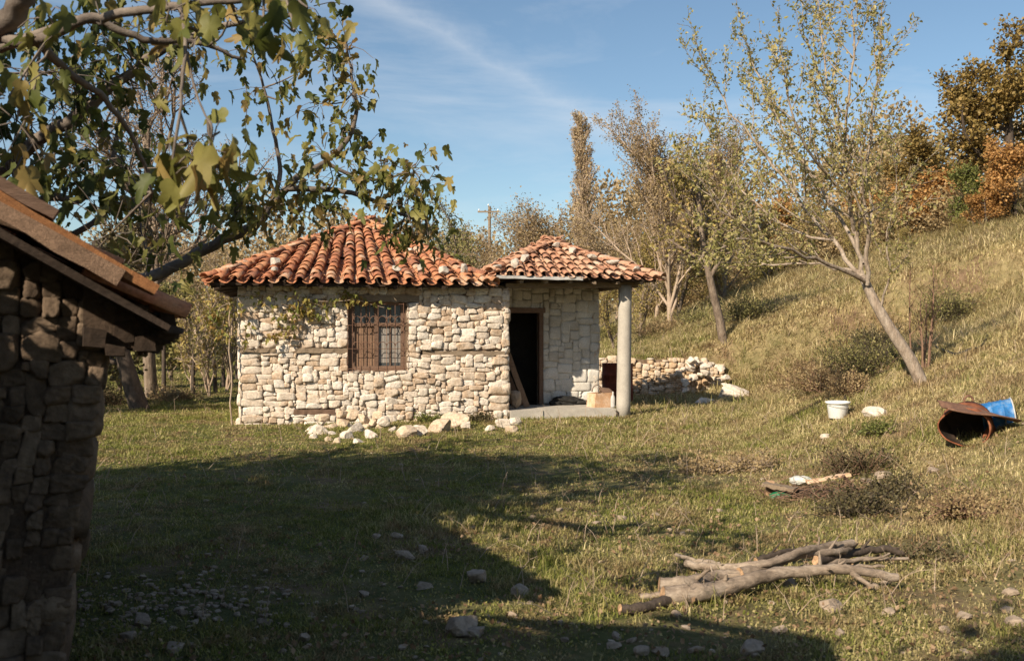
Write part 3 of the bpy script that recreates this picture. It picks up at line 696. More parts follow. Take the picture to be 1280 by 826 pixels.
# ---- the apple tree on the slope, limbs laid out one by one
def apple():
    rng = np.random.default_rng(21); b = gp(1152, 478); Y0 = b[1]
    T = thing('apple_tree', 'leaning young apple tree with sparse pale green upright branches on the slope', 'tree', b)
    def w(px, py, dy=0): return at(px, py, Y0 + dy) - b
    g = G(); sites = []
    tr = smooth_path([w(1156, 488), w(1138, 450), w(1112, 410), w(1092, 375, .05), w(1078, 345, .1)]); tube(g, tr, np.linspace(.095, .06, len(tr)), 10)
    limbs = [([(1078, 345, .1), (1070, 300, .1), (1062, 250, .2), (1045, 160, .2), (1030, 70, .3), (1018, -15, .4)], .05),
             ([(1084, 356, 0), (1086, 300, -.2), (1080, 240, -.3), (1088, 150, -.5), (1100, 60, -.6), (1106, -10, -.6)], .045),
             ([(1078, 345, .1), (1040, 300, .5), (1000, 250, .8), (955, 190, 1.0), (905, 125, 1.3), (880, 75, 1.4)], .045),
             ([(1082, 352, 0), (1020, 322, -.5), (960, 305, -1.), (905, 262, -1.3), (868, 215, -1.5)], .042),
             ([(1070, 310, .2), (1030, 240, .9), (980, 165, 1.3), (950, 100, 1.6), (930, 45, 1.8)], .038),
             ([(1100, 388, 0), (1112, 345, -.2), (1108, 290, -.4), (1120, 230, -.5), (1116, 170, -.5)], .022),
             ([(1068, 290, .1), (1056, 210, -.3), (1060, 120, -.5), (1068, 30, -.6), (1072, -20, -.6)], .036),
             ([(1076, 340, .1), (1010, 330, .9), (950, 330, 1.3), (905, 320, 1.5)], .03),
             ([(1060, 250, .2), (1010, 190, -.6), (985, 120, -.9), (975, 60, -1.)], .03),
             ([(960, 305, -1.), (920, 300, -1.3), (870, 330, -1.5)], .02),
             ([(1080, 330, 0), (1088, 260, 1.), (1062, 180, 1.5), (1010, 60, 1.6), (1000, 0, 1.7)], .034),
             ([(1040, 300, .5), (985, 285, 1.2), (930, 240, 1.6), (895, 180, 1.9), (880, 150, 2)], .028)]
    cfg = dict(levels=3, segs=(5, 5, 3), sides=(6, 5, 3), wob=(.06, .10, .15), up=(.05, .16, .08), kids=(13, 5), t0=(.18, .15), ratio=(.30, .35), ang=(42, 45), lstep=.05, leaflev=2, rmin=.0035, shrink=.35, taper=.7)
    for P, r in limbs:
        P = smooth_path([w(*p) for p in P], 4); P = P + np.concatenate([np.zeros((1, 3)), rng.normal(0, .02, (len(P) - 1, 3))])
        Ln = np.sum(np.linalg.norm(np.diff(P, axis=0), axis=1)); rad = np.linspace(r * .78, .006, len(P)); tube(g, P, rad, 7)
        children(g, rng, cfg, P, rad, Ln, 0, sites)
        n = len(P)
        for i in range(n // 2, n): sites.append((*P[i], *norm(P[min(i, n - 1)] - P[i - 1])))
    g.build('trunk', M['bark_pale'], T)
    g2 = G(); scatter_leaves(g2, rng, sites, 4, .056, LEAF6, spread=.03, keep=.55, droop=.1); g2.build('crown', M['leaf_apple'], T, smooth=False)
    return T
apple()

# ---- the fig tree behind the shed, reaching over the yard
def fig():
    rng = np.random.default_rng(31); b = on(-4.75, 7.55)
    T = thing('fig_tree', 'fig tree behind the shed reaching its lobed green and brown leaves into the sky', 'tree', b)
    def w(px, py, Y): return at(px, py, Y) - b
    g = G(); gl = G(); gd = G(); P0 = []
    def limb(P, r0, r1, sides=8, k=5):
        P = smooth_path(P, k); P[1:] += rng.normal(0, r0 * .12, (len(P) - 1, 3)); tube(g, P, np.linspace(r0, r1, len(P)), sides); P0.extend(list(P)); return P
    Z = np.zeros(3)
    tr = limb([Z - [0, 0, .2], np.array([.1, 0, .8]), np.array([.15, .05, 1.5]), np.array([.3, 0, 2.2])], .17, .12, 10)
    limb([tr[8], w(120, 372, 7.8), w(215, 335, 8), w(268, 305, 8), w(318, 282, 8), w(338, 258, 8)], .052, .038)
    limb([w(338, 258, 8), w(372, 222, 8), w(405, 203, 8.1), w(432, 178, 8.2), w(446, 140, 8.2), w(440, 95, 8.2), w(430, 45, 8.2)], .033, .010)
    limb([w(360, 236, 8), w(420, 238, 8), w(465, 250, 7.9), w(500, 268, 7.8), w(528, 272, 7.8)], .026, .008)
    limb([w(338, 258, 8), w(350, 215, 8.1), w(342, 165, 8.2), w(330, 110, 8.2), w(312, 60, 8.2)], .022, .008)
    limb([w(405, 203, 8.1), w(450, 222, 8.2), w(490, 222, 8.3), w(520, 205, 8.3)], .018, .006)
    limb([tr[-1], w(-60, 120, 5.2), w(-5, 45, 4.6), w(25, 5, 4.4), w(50, -60, 4.3)], .065, .045, 10)
    limb([w(-5, 45, 4.6), w(40, 52, 4.4), w(95, 28, 4.3), w(150, 18, 4.3), w(230, 6, 4.2), w(300, 0, 4.2), w(370, -12, 4.2)], .03, .01)
    limb([w(0, 60, 4.6), w(60, 40, 4.4), w(115, 24, 4.5), w(180, 50, 4.6), w(250, 54, 4.7), (w(300, 75, 4.8))], .028, .008)
    limb([w(40, 46, 4.4), w(88, 92, 4.6), w(132, 125, 4.8), w(170, 180, 5.0), w(190, 240, 5.2)], .022, .007)
    limb([w(225, 6, 4.2), w(232, 50, 3.9), w(228, 105, 3.8), w(224, 150, 3.7)], .010, .005, 6)
    limb([w(232, 60, 3.9), w(245, 115, 3.8), w(260, 150, 3.75)], .006, .004, 5)
    limb([tr[-1], w(30, 190, 6.2), w(90, 150, 6.), w(150, 100, 6.), w(210, 60, 6.), w(290, 30, 6.), w(370, 20, 6.)], .05, .012)
    limb([tr[10], w(40, 260, 7.), w(100, 250, 7.), w(140, 200, 6.9), w(150, 120, 6.9)], .045, .01)
    limb([tr[12], w(80, 300, 6.6), w(140, 260, 6.6), w(200, 235, 6.6)], .03, .008)
    limb([tr[-1], np.array([-.4, -.6, 3.2]), np.array([-.8, -1.4, 4.4])], .09, .03); limb([tr[-1], np.array([-.9, .6, 3.4]), np.array([-1.6, 1.2, 4.4])], .09, .03)
    P0a = np.array(P0)
    def cluster(px, py, Y, n, sp, size, gg):
        c = w(px, py, Y); q = P0a[np.argmin(np.linalg.norm(P0a - c, axis=1))]
        m = (q + c) / 2 + np.array([0, 0, -.03]) + rng.normal(0, .03, 3); tube(g, smooth_path([q, m, c], 3), np.linspace(.008, .004, 7), 4)
        s = []
        for i in range(n):
            o = rng.normal(0, 1, 3) * sp * np.array([1, 1, .8]); p = c + o
            if rng.random() < .45: tube(g, [c + o * .15, c + o * .6 + [0, 0, .02], p], [.004, .003, .002], 3)
            s.append((*p, *norm(o + np.array([0, 0, -.02]))))
        scatter_leaves(gg, rng, s, 1, size * .84, LEAFF, droop=.95, spread=.02, along=.35, jit=.4)
    # far side of the canopy (8 m)
    for (px, py, n) in ((285, 238, 18), (310, 255, 22), (292, 268, 16), (345, 228, 20), (330, 268, 14), (372, 262, 16), (385, 225, 14), (410, 262, 18), (405, 190, 12), (436, 205, 14),
                        (428, 165, 14), (450, 225, 14), (440, 120, 14), (415, 80, 16), (435, 55, 14), (395, 60, 12), (400, 130, 9), (478, 212, 16), (492, 240, 14), (515, 215, 18), (530, 235, 18), (505, 255, 12),
                        (520, 280, 20), (500, 290, 16), (535, 295, 18), (350, 110, 8), (330, 60, 10), (345, 165, 5), (375, 90, 10), (460, 180, 6), (300, 60, 8), (310, 120, 6)):
        cluster(px, py, 7.9 + rng.normal(0, .25), int(n * 1.6), .13, .105, gl)
    # middle (6 m)
    for (px, py, n) in ((20, 160, 20), (60, 180, 18), (95, 120, 20), (130, 160, 18), (160, 210, 16), (110, 250, 20), (140, 290, 18), (170, 260, 16), (60, 240, 18), (75, 90, 18), (180, 110, 14), (215, 60, 16),
                        (250, 30, 16), (150, 60, 18), (120, 190, 14), (185, 320, 10), (160, 330, 10), (40, 110, 16), (200, 280, 8), (150, 30, 16), (100, 60, 16), (40, 30, 16), (215, 20, 16), (290, 12, 14), (340, 15, 14), (385, 8, 14), (90, 215, 16), (15, 225, 16), (130, 100, 14)):
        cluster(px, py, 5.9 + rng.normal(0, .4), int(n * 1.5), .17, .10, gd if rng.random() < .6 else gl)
    # near (4 m), big leaves
    for (px, py, n, sz) in ((12, 120, 10, .15), (22, 150, 9, .17), (10, 190, 7, .16), (30, 90, 8, .16), (248, 45, 6, .18), (275, 40, 7, .18), (305, 22, 7, .17), (330, 50, 6, .17), (355, 30, 7, .17), (212, 12, 6, .17), (180, 8, 6, .17), (120, 2, 6, .17), (60, 20, 6, .17), (385, 10, 6, .16)):
        cluster(px, py, 4.2 + rng.normal(0, .15), max(3, int(n * .8)), .085, sz * .78, gl)
    for (px, py, n, sz) in ((212, 180, 4, .20), (232, 196, 7, .19), (250, 205, 7, .18), (262, 190, 6, .17), (275, 165, 4, .17)):
        cluster(px, py, 3.75 + rng.normal(0, .05), n, .055, sz * .85, gl)
    # the rest of the crown, over the shed and beyond the frame
    for k in range(5):
        e = np.array([rng.uniform(-1.8, -.3), rng.uniform(-3., -.2), rng.uniform(4.0, 5.)]); m = (tr[-1] + e) / 2 + [rng.normal(0, .2), rng.normal(0, .2), .5]; limb([tr[-1], m, e], .07, .02)
    P0a = np.array(P0)
    for i in range(230):
        Yc = rng.uniform(3.6, 7.8); xc = rng.uniform(-6.6, -2.8); zc = rng.uniform(3.2, 5.4)
        if np.hypot((Yc - 4.9) / 1.8, (xc + 5.7) / 1.4) > 1 or xc / Yc > -.62: continue
        if abs((xc + 1.5) * -.785 - (Yc - 3.6) * -.62) < .5: continue
        c = np.array([xc, Yc, zc]) - b; q = P0a[np.argmin(np.linalg.norm(P0a - c, axis=1))]; tube(g, [q, (q + c) / 2 + [0, 0, .1], c], [.014, .009, .005], 4)
        s = [(*(c + rng.normal(0, .26, 3)), 0, 0, 1) for _ in range(30)]; pass
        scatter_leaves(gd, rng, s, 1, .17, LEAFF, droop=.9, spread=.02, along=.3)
    for i in range(110):
        a = rng.uniform(0, 6.28); rr = rng.uniform(.3, 2.5); c = np.array([-.9 + rr * math.cos(a), rr * math.sin(a) - 1.6, rng.uniform(3.3, 5.2)])
        if c[0] + b[0] > -3.9 or (c[0] + b[0]) / (c[1] + b[1]) > -.62: continue
        q = P0a[np.argmin(np.linalg.norm(P0a - c, axis=1))]; tube(g, [q, (q + c) / 2, c], [.012, .008, .005], 4)
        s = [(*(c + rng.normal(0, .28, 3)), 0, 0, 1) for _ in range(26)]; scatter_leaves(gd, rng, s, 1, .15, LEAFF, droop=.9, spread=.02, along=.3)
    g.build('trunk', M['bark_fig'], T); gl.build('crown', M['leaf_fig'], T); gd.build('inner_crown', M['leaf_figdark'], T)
fig()

# ---- walnut trees just left of the frame and behind the camera; only their shade reaches the lawn
WAL = make_tree('walnut_tree', 'broad walnut tree left of the shed shading the lawn', 'tree', 41, 6.2, dict(kids=(12, 9, 7)), 'bark', 'leaf_olive', 4, .19, LEAF4, on(-7.7, 5.6), 0, None, .16, .16)
WA2 = make_tree('walnut_tree', 'thin crowned walnut tree standing behind the photographer', 'tree', 43, 6.4, dict(kids=(12, 8, 6)), 'bark', 'leaf_olive', 2, .15, LEAF4, on(-2.2, -1.9), 0, None, .15, .16, .6)
copy_tree(WA2, on(-3.6, -3.4), 1.9, (1.05, 1.05, 1.15), 'walnut tree behind the added barn')
for i, (x, y, k) in enumerate(((9, -9, 1.2), (3, -13, 1.3), (-6, -18, 1.3), (14, -3, 1.1), (-13, -3, 1.1), (-13, 9, 1.), (-12, 15, 1.), (18, 5, 1.), (0, -20, 1.5))):  # extra trees added round the back and sides to block low sky light
    copy_tree(WA2, on(x, y), i * 1.1, (k, k, k), 'walnut tree added out of view to block low sky light', 'walnuts added out of view against sky light')

make_tree('shade_bush', 'bush added out of view between shed and barn to shade the lawn', 'bush', 44, 2.6, dict(tfrac=.75, t0=(.1, .15, .15), kids=(14, 8, 6), ang=(35, 40, 40)), 'bark', 'leaf_olive', 4, .12, LEAF4, on(-3.05, 2.75), 0, None, .05, .12)  # unseen bush, added to close a sunlit notch in the lawn shade
# ---- left background
make_tree('ash_tree', 'nearly bare tree with pinkish dry leaves rising behind the shed roof', 'tree', 51, 9.2, dict(levels=4, kids=(14, 9, 7), ang=(38, 40, 40), lstep=.2, rmin=.006, leaflev=1), 'bark', 'leaf_pink', 5, .055, LEAF4, px_tree(190, 24), 0, None, .16, .06, .9)
make_tree('plum_tree', 'dark thick leaning trunk with low dark green foliage left of the cottage', 'tree', 52, 5.4, dict(tfrac=.7, kids=(11, 8, 6), ang=(60, 50, 45), up=(.03, .02, 0, -.02)), 'bark_dark', 'leaf_darkbush', 3, .12, LEAF4, px_tree(178, 20.5), 0, None, .2, .1, lean=(-.28, 0))
SHB = make_tree('shrub', 'tall thin shrub with orange and yellow leaves beside the left corner of the cottage', 'shrub', 53, 3.4, dict(tfrac=.7, t0=(.05, .15, .2), kids=(16, 7, 5), ang=(28, 35, 40), wob=(.1, .12, .15, .2)), 'bark_pink', 'leaf_yellow', 1, .09, LEAF4, px_tree(262, 24.5), 0, None, .04, .08, .7)
copy_tree(SHB, px_tree(283, 26), 2, 1.15, 'yellowing shrub hard against the left corner of the cottage, behind the fence line', None)
copy_tree(SHB, px_tree(240, 27), 4, .9, 'smaller thin shrub between the dark plum tree and the fence posts')
GRN = make_tree('hazel', 'low round green hazel behind the dark plum trunk', 'tree', 54, 4.2, dict(tfrac=.6, t0=(.05, .2, .2), kids=(13, 8, 6), ang=(50, 45, 45)), 'bark', 'leaf_olive', 3, .12, LEAF4, px_tree(215, 31), 0, None, .06, .12)
copy_tree(GRN, px_tree(150, 27), 2, 1.0, 'olive green hazel filling the gap under the shed eave')
copy_tree(GRN, px_tree(120, 36), 3, 1.3, 'large hazel far behind the shed wall')

# ---- background wood behind the cottage and along the slope
BROWN = make_tree('bare_tree', 'brown nearly leafless tree behind the cottage, just right of the utility pole', 'tree', 61, 8, dict(kids=(14, 9, 7), t0=(.12, .15, .15), ang=(38, 36, 38), lstep=.25), 'bark_pink', 'leaf_brown', 4, .095, LEAF4, px_tree(655, 50), 0, 'bare brown trees behind the cottage', .14, .2, .7)
def true_height(o):
    return max(v.co.z for c in bpy.data.objects if c.parent == o and c.name.startswith('trunk') for v in c.data.vertices)
_th = {}
def bt(src, px, Y, topy, Hsrc, lab, grp=None, sx=1.0, rot=None):
    Hsrc = _th.setdefault(src.name, true_height(src))
    b = px_tree(px, Y); Ht = EYE + (413 - topy) / FPX * Y - b[2]; k = Ht / Hsrc
    return copy_tree(src, b, rot if rot is not None else px * .37, (k * sx, k * sx, k), lab, grp)
def setb(o, px, Y, topy, Hsrc):
    Hsrc = _th.setdefault(o.name, true_height(o))
    b = px_tree(px, Y); k = (EYE + (413 - topy) / FPX * Y - b[2]) / Hsrc; o.location = b; o.scale = (k, k, k)
HB = 8.8
setb(BROWN, 655, 50, 252, HB)
g_ = 'bare brown trees behind the cottage'
bt(BROWN, 690, 48, 250, HB, 'brown leafless tree directly left of the tall poplar', g_, 1.1)
bt(BROWN, 770, 46, 262, HB, 'brown leafless tree just right of the poplar above the porch roof', g_, 1.1)
bt(BROWN, 622, 55, 275, HB, 'low brown bare tree around the foot of the utility pole', g_, 1.2)
bt(BROWN, 730, 44, 280, HB, 'low brown bare tree at the foot of the poplar', g_, 1.3)
bt(BROWN, 820, 42, 270, HB, 'brown bare tree behind the porch column', g_, 1.2)
bt(BROWN, 250, 48, 330, HB, 'low bare tree far left behind the cottage corner', g_, 1.3)
bt(BROWN, 300, 58, 300, HB, 'bare tree whose top shows at the left roof corner', g_, 1.2)
bt(BROWN, 140, 50, 300, HB, 'bare tree in the far left background behind the shed', g_, 1.3)
bt(BROWN, 200, 62, 310, HB, 'farthest bare tree in the gap between shed and cottage', g_, 1.4)
OLV = make_tree('field_maple', 'pale olive tree left of the utility pole above the roofs', 'tree', 62, 8, dict(kids=(13, 8, 6), t0=(.15, .2, .2), ang=(40, 40, 40)), 'bark', 'leaf_olive', 4, .11, LEAF4, (0, 0, 0), 0, None, .14, .22, .7)
setb(OLV, 585, 46, 250, HB)
YEL = make_tree('yellow_maple', 'yellow green bushy tree behind the retaining wall', 'tree', 63, 6.5, dict(kids=(13, 8, 6), t0=(.1, .2, .2), ang=(42, 42, 42)), 'bark', 'leaf_yellow', 4, .105, LEAF4, (0, 0, 0), 0, 'yellow green trees along the foot of the slope', .11, .17, .75)
HY = 7.1; gy = 'yellow green trees along the foot of the slope'
setb(YEL, 800, 34, 290, HY)
bt(YEL, 845, 37, 262, HY, 'yellow green tree behind the small leaning tree on the slope', gy)
bt(YEL, 905, 36, 268, HY, 'yellow green tree left of the apple tree branches', gy, 1.1)
bt(YEL, 960, 40, 262, HY, 'yellow green tree seen through the left apple branches', gy, 1.2)
bt(YEL, 1025, 44, 250, HY, 'yellow green tree directly behind the apple tree', gy, 1.2)
bt(YEL, 768, 31, 330, HY, 'short yellow bush tree beside the porch wall end', gy, .9)
bt(YEL, 1075, 38, 272, HY, 'low yellow tree right behind the apple trunk', gy, 1.3)
TW = make_tree('willow', 'tall upright tree of fine reddish bare twigs behind the porch', 'tree', 64, 9, dict(tfrac=.62, kids=(24, 10, 7), t0=(.08, .15, .15), ang=(22, 24, 26), up=(.05, .12, .1, .05), ratio=(.8, .5, .45), lstep=.25, rmin=.006, leaflev=1), 'bark_pink', 'leaf_brown', 7, .07, LEAF4, (0, 0, 0), 0, None, .10, .10, .8)
setb(TW, 838, 33, 112, 9.4)
bt(TW, 905, 38, 150, 9.4, 'second tall bare twiggy tree seen behind the left apple branches')
PP = make_tree('poplar', 'tall slender pale leafless poplar standing alone above the wood', 'tree', 65, 16, dict(tfrac=.95, kids=(110, 7, 5), t0=(.08, .15, .15), ang=(28, 18, 22), up=(.02, .17, .1, .05), ratio=(.17, .55, .5), lstep=.3, rmin=.012, shrink=.5, leaflev=1, wob=(.01, .05, .1, .12)), 'bark_pink', 'leaf_pale', 2, .12, LEAF4, (0, 0, 0), 0, None, .16, .08, .7)
setb(PP, 733, 70, 136, 16.2); PP.scale.x *= 1.25; PP.scale.y *= 1.25
# small tree with grey trunk in the middle of the slope
b = gp(905, 425)
MT = make_tree('pear_tree', 'small pear tree with pale trunk leaning left above the retaining wall', 'tree', 66, 5.6, dict(tfrac=.72, kids=(12, 8, 6), t0=(.35, .2, .15), ang=(45, 42, 42), up=(.04, .12, .08, 0)), 'bark', 'leaf_yellow', 2, .10, LEAF4, b, 0, None, .12, .09, .75, lean=(-.22, 0))
# right-hand skyline
OAK = make_tree('oak_tree', 'big golden brown oak at the right edge of the skyline', 'tree', 71, 10, dict(tfrac=.7, kids=(15, 10, 8), t0=(.22, .2, .2), ang=(55, 45, 45), lstep=.2), 'bark_dark', 'leaf_oak', 4, .19, LEAF4, (0, 0, 0), 0, None, .3, .2)
setb(OAK, 1262, 40, 25, 10.2)
bt(OAK, 1150, 50, 160, 10.2, 'round brown oak on the crest behind the apple tree', None, 1.5)
ORG = make_tree('orange_maple', 'orange leaved maple under the big oak', 'tree', 72, 5.5, dict(tfrac=.65, kids=(13, 9, 7), t0=(.1, .2, .2), ang=(50, 45, 45)), 'bark_dark', 'leaf_orange', 3, .15, LEAF4, (0, 0, 0), 0, None, .12, .16)
HO = 5.9
setb(ORG, 1272, 37, 172, HO); ORG.scale.x *= 1.1
bt(ORG, 1180, 44, 195, HO, 'orange brown maple right of the apple tree crown', None, 1.3)
bt(ORG, 1130, 42, 212, HO, 'rusty orange tree seen through the right apple branches', None, 1.2)
bt(ORG, 1160, 46, 225, HO, 'rusty orange maple below the round brown oak', None, 1.5)
bt(ORG, 1100, 50, 235, HO, 'orange tree left of the rusty orange maple', None, 1.5)
bt(ORG, 1235, 36.5, 235, HO, 'low orange maple at the foot of the green maple', None, 1.4)
bt(ORG, 1000, 50, 240, HO, 'orange tree seen through the middle apple branches', None, 1.2)
GR2 = make_tree('green_maple', 'bright green young maple between the orange maples', 'tree', 73, 5, dict(tfrac=.65, kids=(12, 8, 6), t0=(.1, .2, .2), ang=(40, 42, 42)), 'bark', 'leaf_green', 3, .13, LEAF4, (0, 0, 0), 0, None, .1, .14)
setb(GR2, 1218, 38.5, 205, 5.4)
bt(YEL, 1130, 36, 285, HY, 'low yellow shrub on the crest below the rusty orange tree', gy, 1.5)
bt(YEL, 1210, 34.5, 272, HY, 'low yellow shrub on the crest below the green maple', gy, 1.8)
bt(OLV, 1280, 36, 225, HB, 'dark olive tree filling the space under the big oak', None, 1.3)

for i, (px, Y, ty, sx, lab) in enumerate(((870, 48, 285, 1.4, 'yellow tree on the far crest left of the apple tree'), (935, 52, 280, 1.5, 'yellow tree on the far crest between the pear tree and the apple tree'), (985, 47, 292, 1.5, 'low yellow shrubby tree on the crest behind the lowest apple branch'),
                          (1050, 52, 262, 1.5, 'yellow tree on the far crest behind the fork of the apple tree'), (1100, 47, 285, 1.6, 'low yellow tree on the crest right of the apple fork'), (1160, 42, 280, 1.6, 'low yellow thicket tree under the round brown oak'), (1245, 40, 262, 1.5, 'low yellow tree at the foot of the orange maple under the oak'))):
    bt(YEL if i % 3 else OLV, px, Y, ty, 0, lab, gy, sx)
for i, (px, Y, ty, sx, lab) in enumerate(((880, 40, 335, 2.0, 'low thicket on the crest left of the pear tree'), (955, 43, 325, 2.2, 'low thicket on the crest between the pear and apple trees'), (1010, 46, 315, 2.2, 'low thicket on the crest left of the apple fork'), (1060, 50, 305, 2.2, 'low thicket on the crest right behind the apple fork'), (1105, 52, 300, 2.2, 'low thicket on the crest right of the apple fork'), (1150, 46, 290, 2.2, 'low thicket on the crest behind the reddish sapling'), (1195, 42, 280, 2.2, 'low thicket on the crest between the brown and golden oaks'), (925, 60, 320, 2.5, 'farthest low thicket on the crest'))):
    bt(GRN if i % 2 else YEL, px, Y, ty, 0, lab, 'low thickets on the crest of the slope', sx)
# distant wood closing the horizon: reads as one mass
def far_wood():
    rng = np.random.default_rng(81); g = G(); s = []
    for i in range(150):
        x = rng.uniform(-70, 60); y = rng.uniform(75, 105); z0 = float(height(x, y)); h = rng.uniform(7, 10.5) + .03 * abs(x); r = rng.uniform(2.2, 3.8)
        n = 900; d = rng.normal(0, 1, (n, 3)); d /= np.linalg.norm(d, axis=1, keepdims=True)
        P = np.array([x, y, z0 + h * .55]) + d * np.array([r, r, h * .5]) * rng.uniform(.6, 1, (n, 1)) ** .5
        s += [(*p, *q) for p, q in zip(P, d)]
    scatter_leaves(g, rng, s, 1, .36, LEAF4, spread=.3, droop=0)
    tag(g.build('woodland', M['leaf_brown'], smooth=False), 'distant brown autumn wood closing the view behind the trees', 'woodland', kind='stuff')
far_wood()

# ------------------------------------------------------------------ the shed in the foreground
def shed():
    rng = np.random.default_rng(91); ang = R(24)
    T = thing('stone_shed', 'dark old stone shed with a sagging plank roof at the left edge of the foreground', 'shed', (-1.68, 4.15, 0), ang)
    def top(u): return np.where(np.asarray(u) > -2.4, 1.81 - .58 * np.asarray(u), 1.81 + .58 * 2.4 + .58 * (np.asarray(u) + 2.4))
    def lean(u, z): return -.20 * np.clip((1.66 - z) / 1.66, -.2, 1.1) * np.clip(1 + u, 0, 1)
    def tf_front(V):
        u = V[:, 0] - 4.4; z = V[:, 2] - .25
        return np.stack([u + lean(u, z) + .015 * np.sin(z * 5 + 1), V[:, 1] + .025 * np.sin(z * 3 + u * 4), z], 1)
    g = G(); rects = [q for q in pack(rng, 4.4, 3.45, .036, (2, 4), (2, 4), quoins=False) if q[3] - .25 < float(top((q[0] + q[1]) / 2 - 4.4)) - .06]
    near = [q for q in rects if q[0] > 3.2]; far_ = [q for q in rects if q[0] <= 3.2]
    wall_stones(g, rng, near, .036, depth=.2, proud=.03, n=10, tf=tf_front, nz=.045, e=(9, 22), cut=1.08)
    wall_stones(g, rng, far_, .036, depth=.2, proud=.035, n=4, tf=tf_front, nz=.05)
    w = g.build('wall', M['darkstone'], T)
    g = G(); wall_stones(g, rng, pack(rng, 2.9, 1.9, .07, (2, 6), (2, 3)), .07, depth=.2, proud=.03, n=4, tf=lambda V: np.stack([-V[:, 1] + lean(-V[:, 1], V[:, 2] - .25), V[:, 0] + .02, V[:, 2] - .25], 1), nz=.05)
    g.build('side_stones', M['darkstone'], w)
    g = G(); sec = [(-4.36, -.25), (-.24, -.25), (-.04, 1.77), (-2.4, 3.14), (-4.36, 2.0)]; V = [[u, v, z] for v in (.012, 2.9) for (u, z) in sec]
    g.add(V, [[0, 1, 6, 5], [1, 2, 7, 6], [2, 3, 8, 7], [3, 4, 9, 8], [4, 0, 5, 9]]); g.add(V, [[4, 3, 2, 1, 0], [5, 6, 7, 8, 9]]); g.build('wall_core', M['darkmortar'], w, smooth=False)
    g = G()
    for v in np.arange(-.30, 3.1, .15):
        beam(g, (-2.4, v, float(top(-2.4)) - .05), (.25 + rng.uniform(-.07, .04), v, 1.81 - .58 * .25 - .05 + rng.normal(0, .006)), .145, .028, rng, 8, .004)
        beam(g, (-2.4, v, float(top(-2.4)) - .052), (-4.7, v, float(top(-4.7)) - .05), .145, .028, rng, 4, .004)
    dk = g.build('roof', M['wood_dark'], T, smooth=False)
    g = G()
    for u in (.19, -.55, -1.3, -2.0, -3.0, -4.2): beam(g, (u, -.12 + rng.uniform(-.04, .04), float(top(u)) - .115), (u, 3.0, float(top(u)) - .115), .09, .08, rng, 8, .006)
    g.build('rafters', M['wood_dark'], dk, smooth=False)
    def vb(u0, z0, u1, z1, v, wd, h, m, lab):
        g = G(); beam(g, (u0, v, z0), (u1, v - .01, z1), wd, h, rng, 22, .005); o = g.build('verge_board', M[m], dk, smooth=False); o['label'] = lab
    vb(-2.3, float(top(-2.3)) - .01, .03, 1.80, -.375, .03, .06, 'wood_plank', 'lower brown verge board')
    vb(-2.3, float(top(-2.3)) + .075, .16, 1.755, -.335, .07, .055, 'wood_orange', 'sunlit orange brown verge board')
    vb(-2.3, float(top(-2.3)) + .125, -.20, 2.035, -.27, .12, .045, 'wood_red', 'short red brown board on top')
    g = G(); nrm = norm(np.array([.58, 0, 1.])); dirn = norm(np.array([-1, 0, .58]))
    for v in np.arange(-.16, 3.1, .20):
        u = .29
        while u > -2.3:
            o = np.array([u + rng.normal(0, .02), v + rng.normal(0, .012), 1.81 - .58 * u + .0 + rng.normal(0, .006)])
            add_tile(g, rng, o, np.array([rng.normal(0, .04), 1, 0]), norm(dirn - nrm * (.08 + rng.normal(0, .02))), nrm, .42, .098, .082, True, .016); u -= .29
    g.build('roof_tiles', M['tile'], dk)
    g = G()
    V = [[u, v, z] for v in (-.06, 3.0) for (u, z) in ((-.1, 1.56), (.19, 1.50), (.24, 1.58), (.22, 1.64), (-.1, 1.80))]; g.add(V, [[0, 1, 6, 5], [1, 2, 7, 6], [2, 3, 8, 7], [3, 4, 9, 8], [4, 0, 5, 9]]); g.add(V, [[4, 3, 2, 1, 0], [5, 6, 7, 8, 9]])
    for i in range(70):
        u = rng.uniform(-.06, .24); stone(g, rng, (u, rng.uniform(-.2, .4), 1.81 - .58 * u - rng.uniform(.05, .12)), rng.uniform(.03, .07, 3) * [1.5, 1, .6], n=3, planes=7, cut=.7, nz=.1)
    for i in range(160):
        stone(g, rng, (rng.uniform(.14, .26), rng.uniform(0, 3.0), 1.64 - rng.uniform(0, .12)), rng.uniform(.03, .08, 3), n=3, planes=6, cut=.7, nz=.1)
    g.build('eave_rubble', M['darkmortar'], dk)
    g = G()
    for i, (u, z, h) in enumerate(((.20, 1.585, .07), (.13, 1.545, .06), (.05, 1.60, .08), (.225, 1.65, .05), (.02, 1.52, .05), (-.06, 1.57, .08))):
        beam(g, (u, -.10 + rng.uniform(-.05, .06), z), (u + rng.uniform(-.02, .02), 2.9, z), .075, h, rng, 14, .009)
    g.build('eave_timbers', M['wood_dark'], dk, smooth=False)
shed()
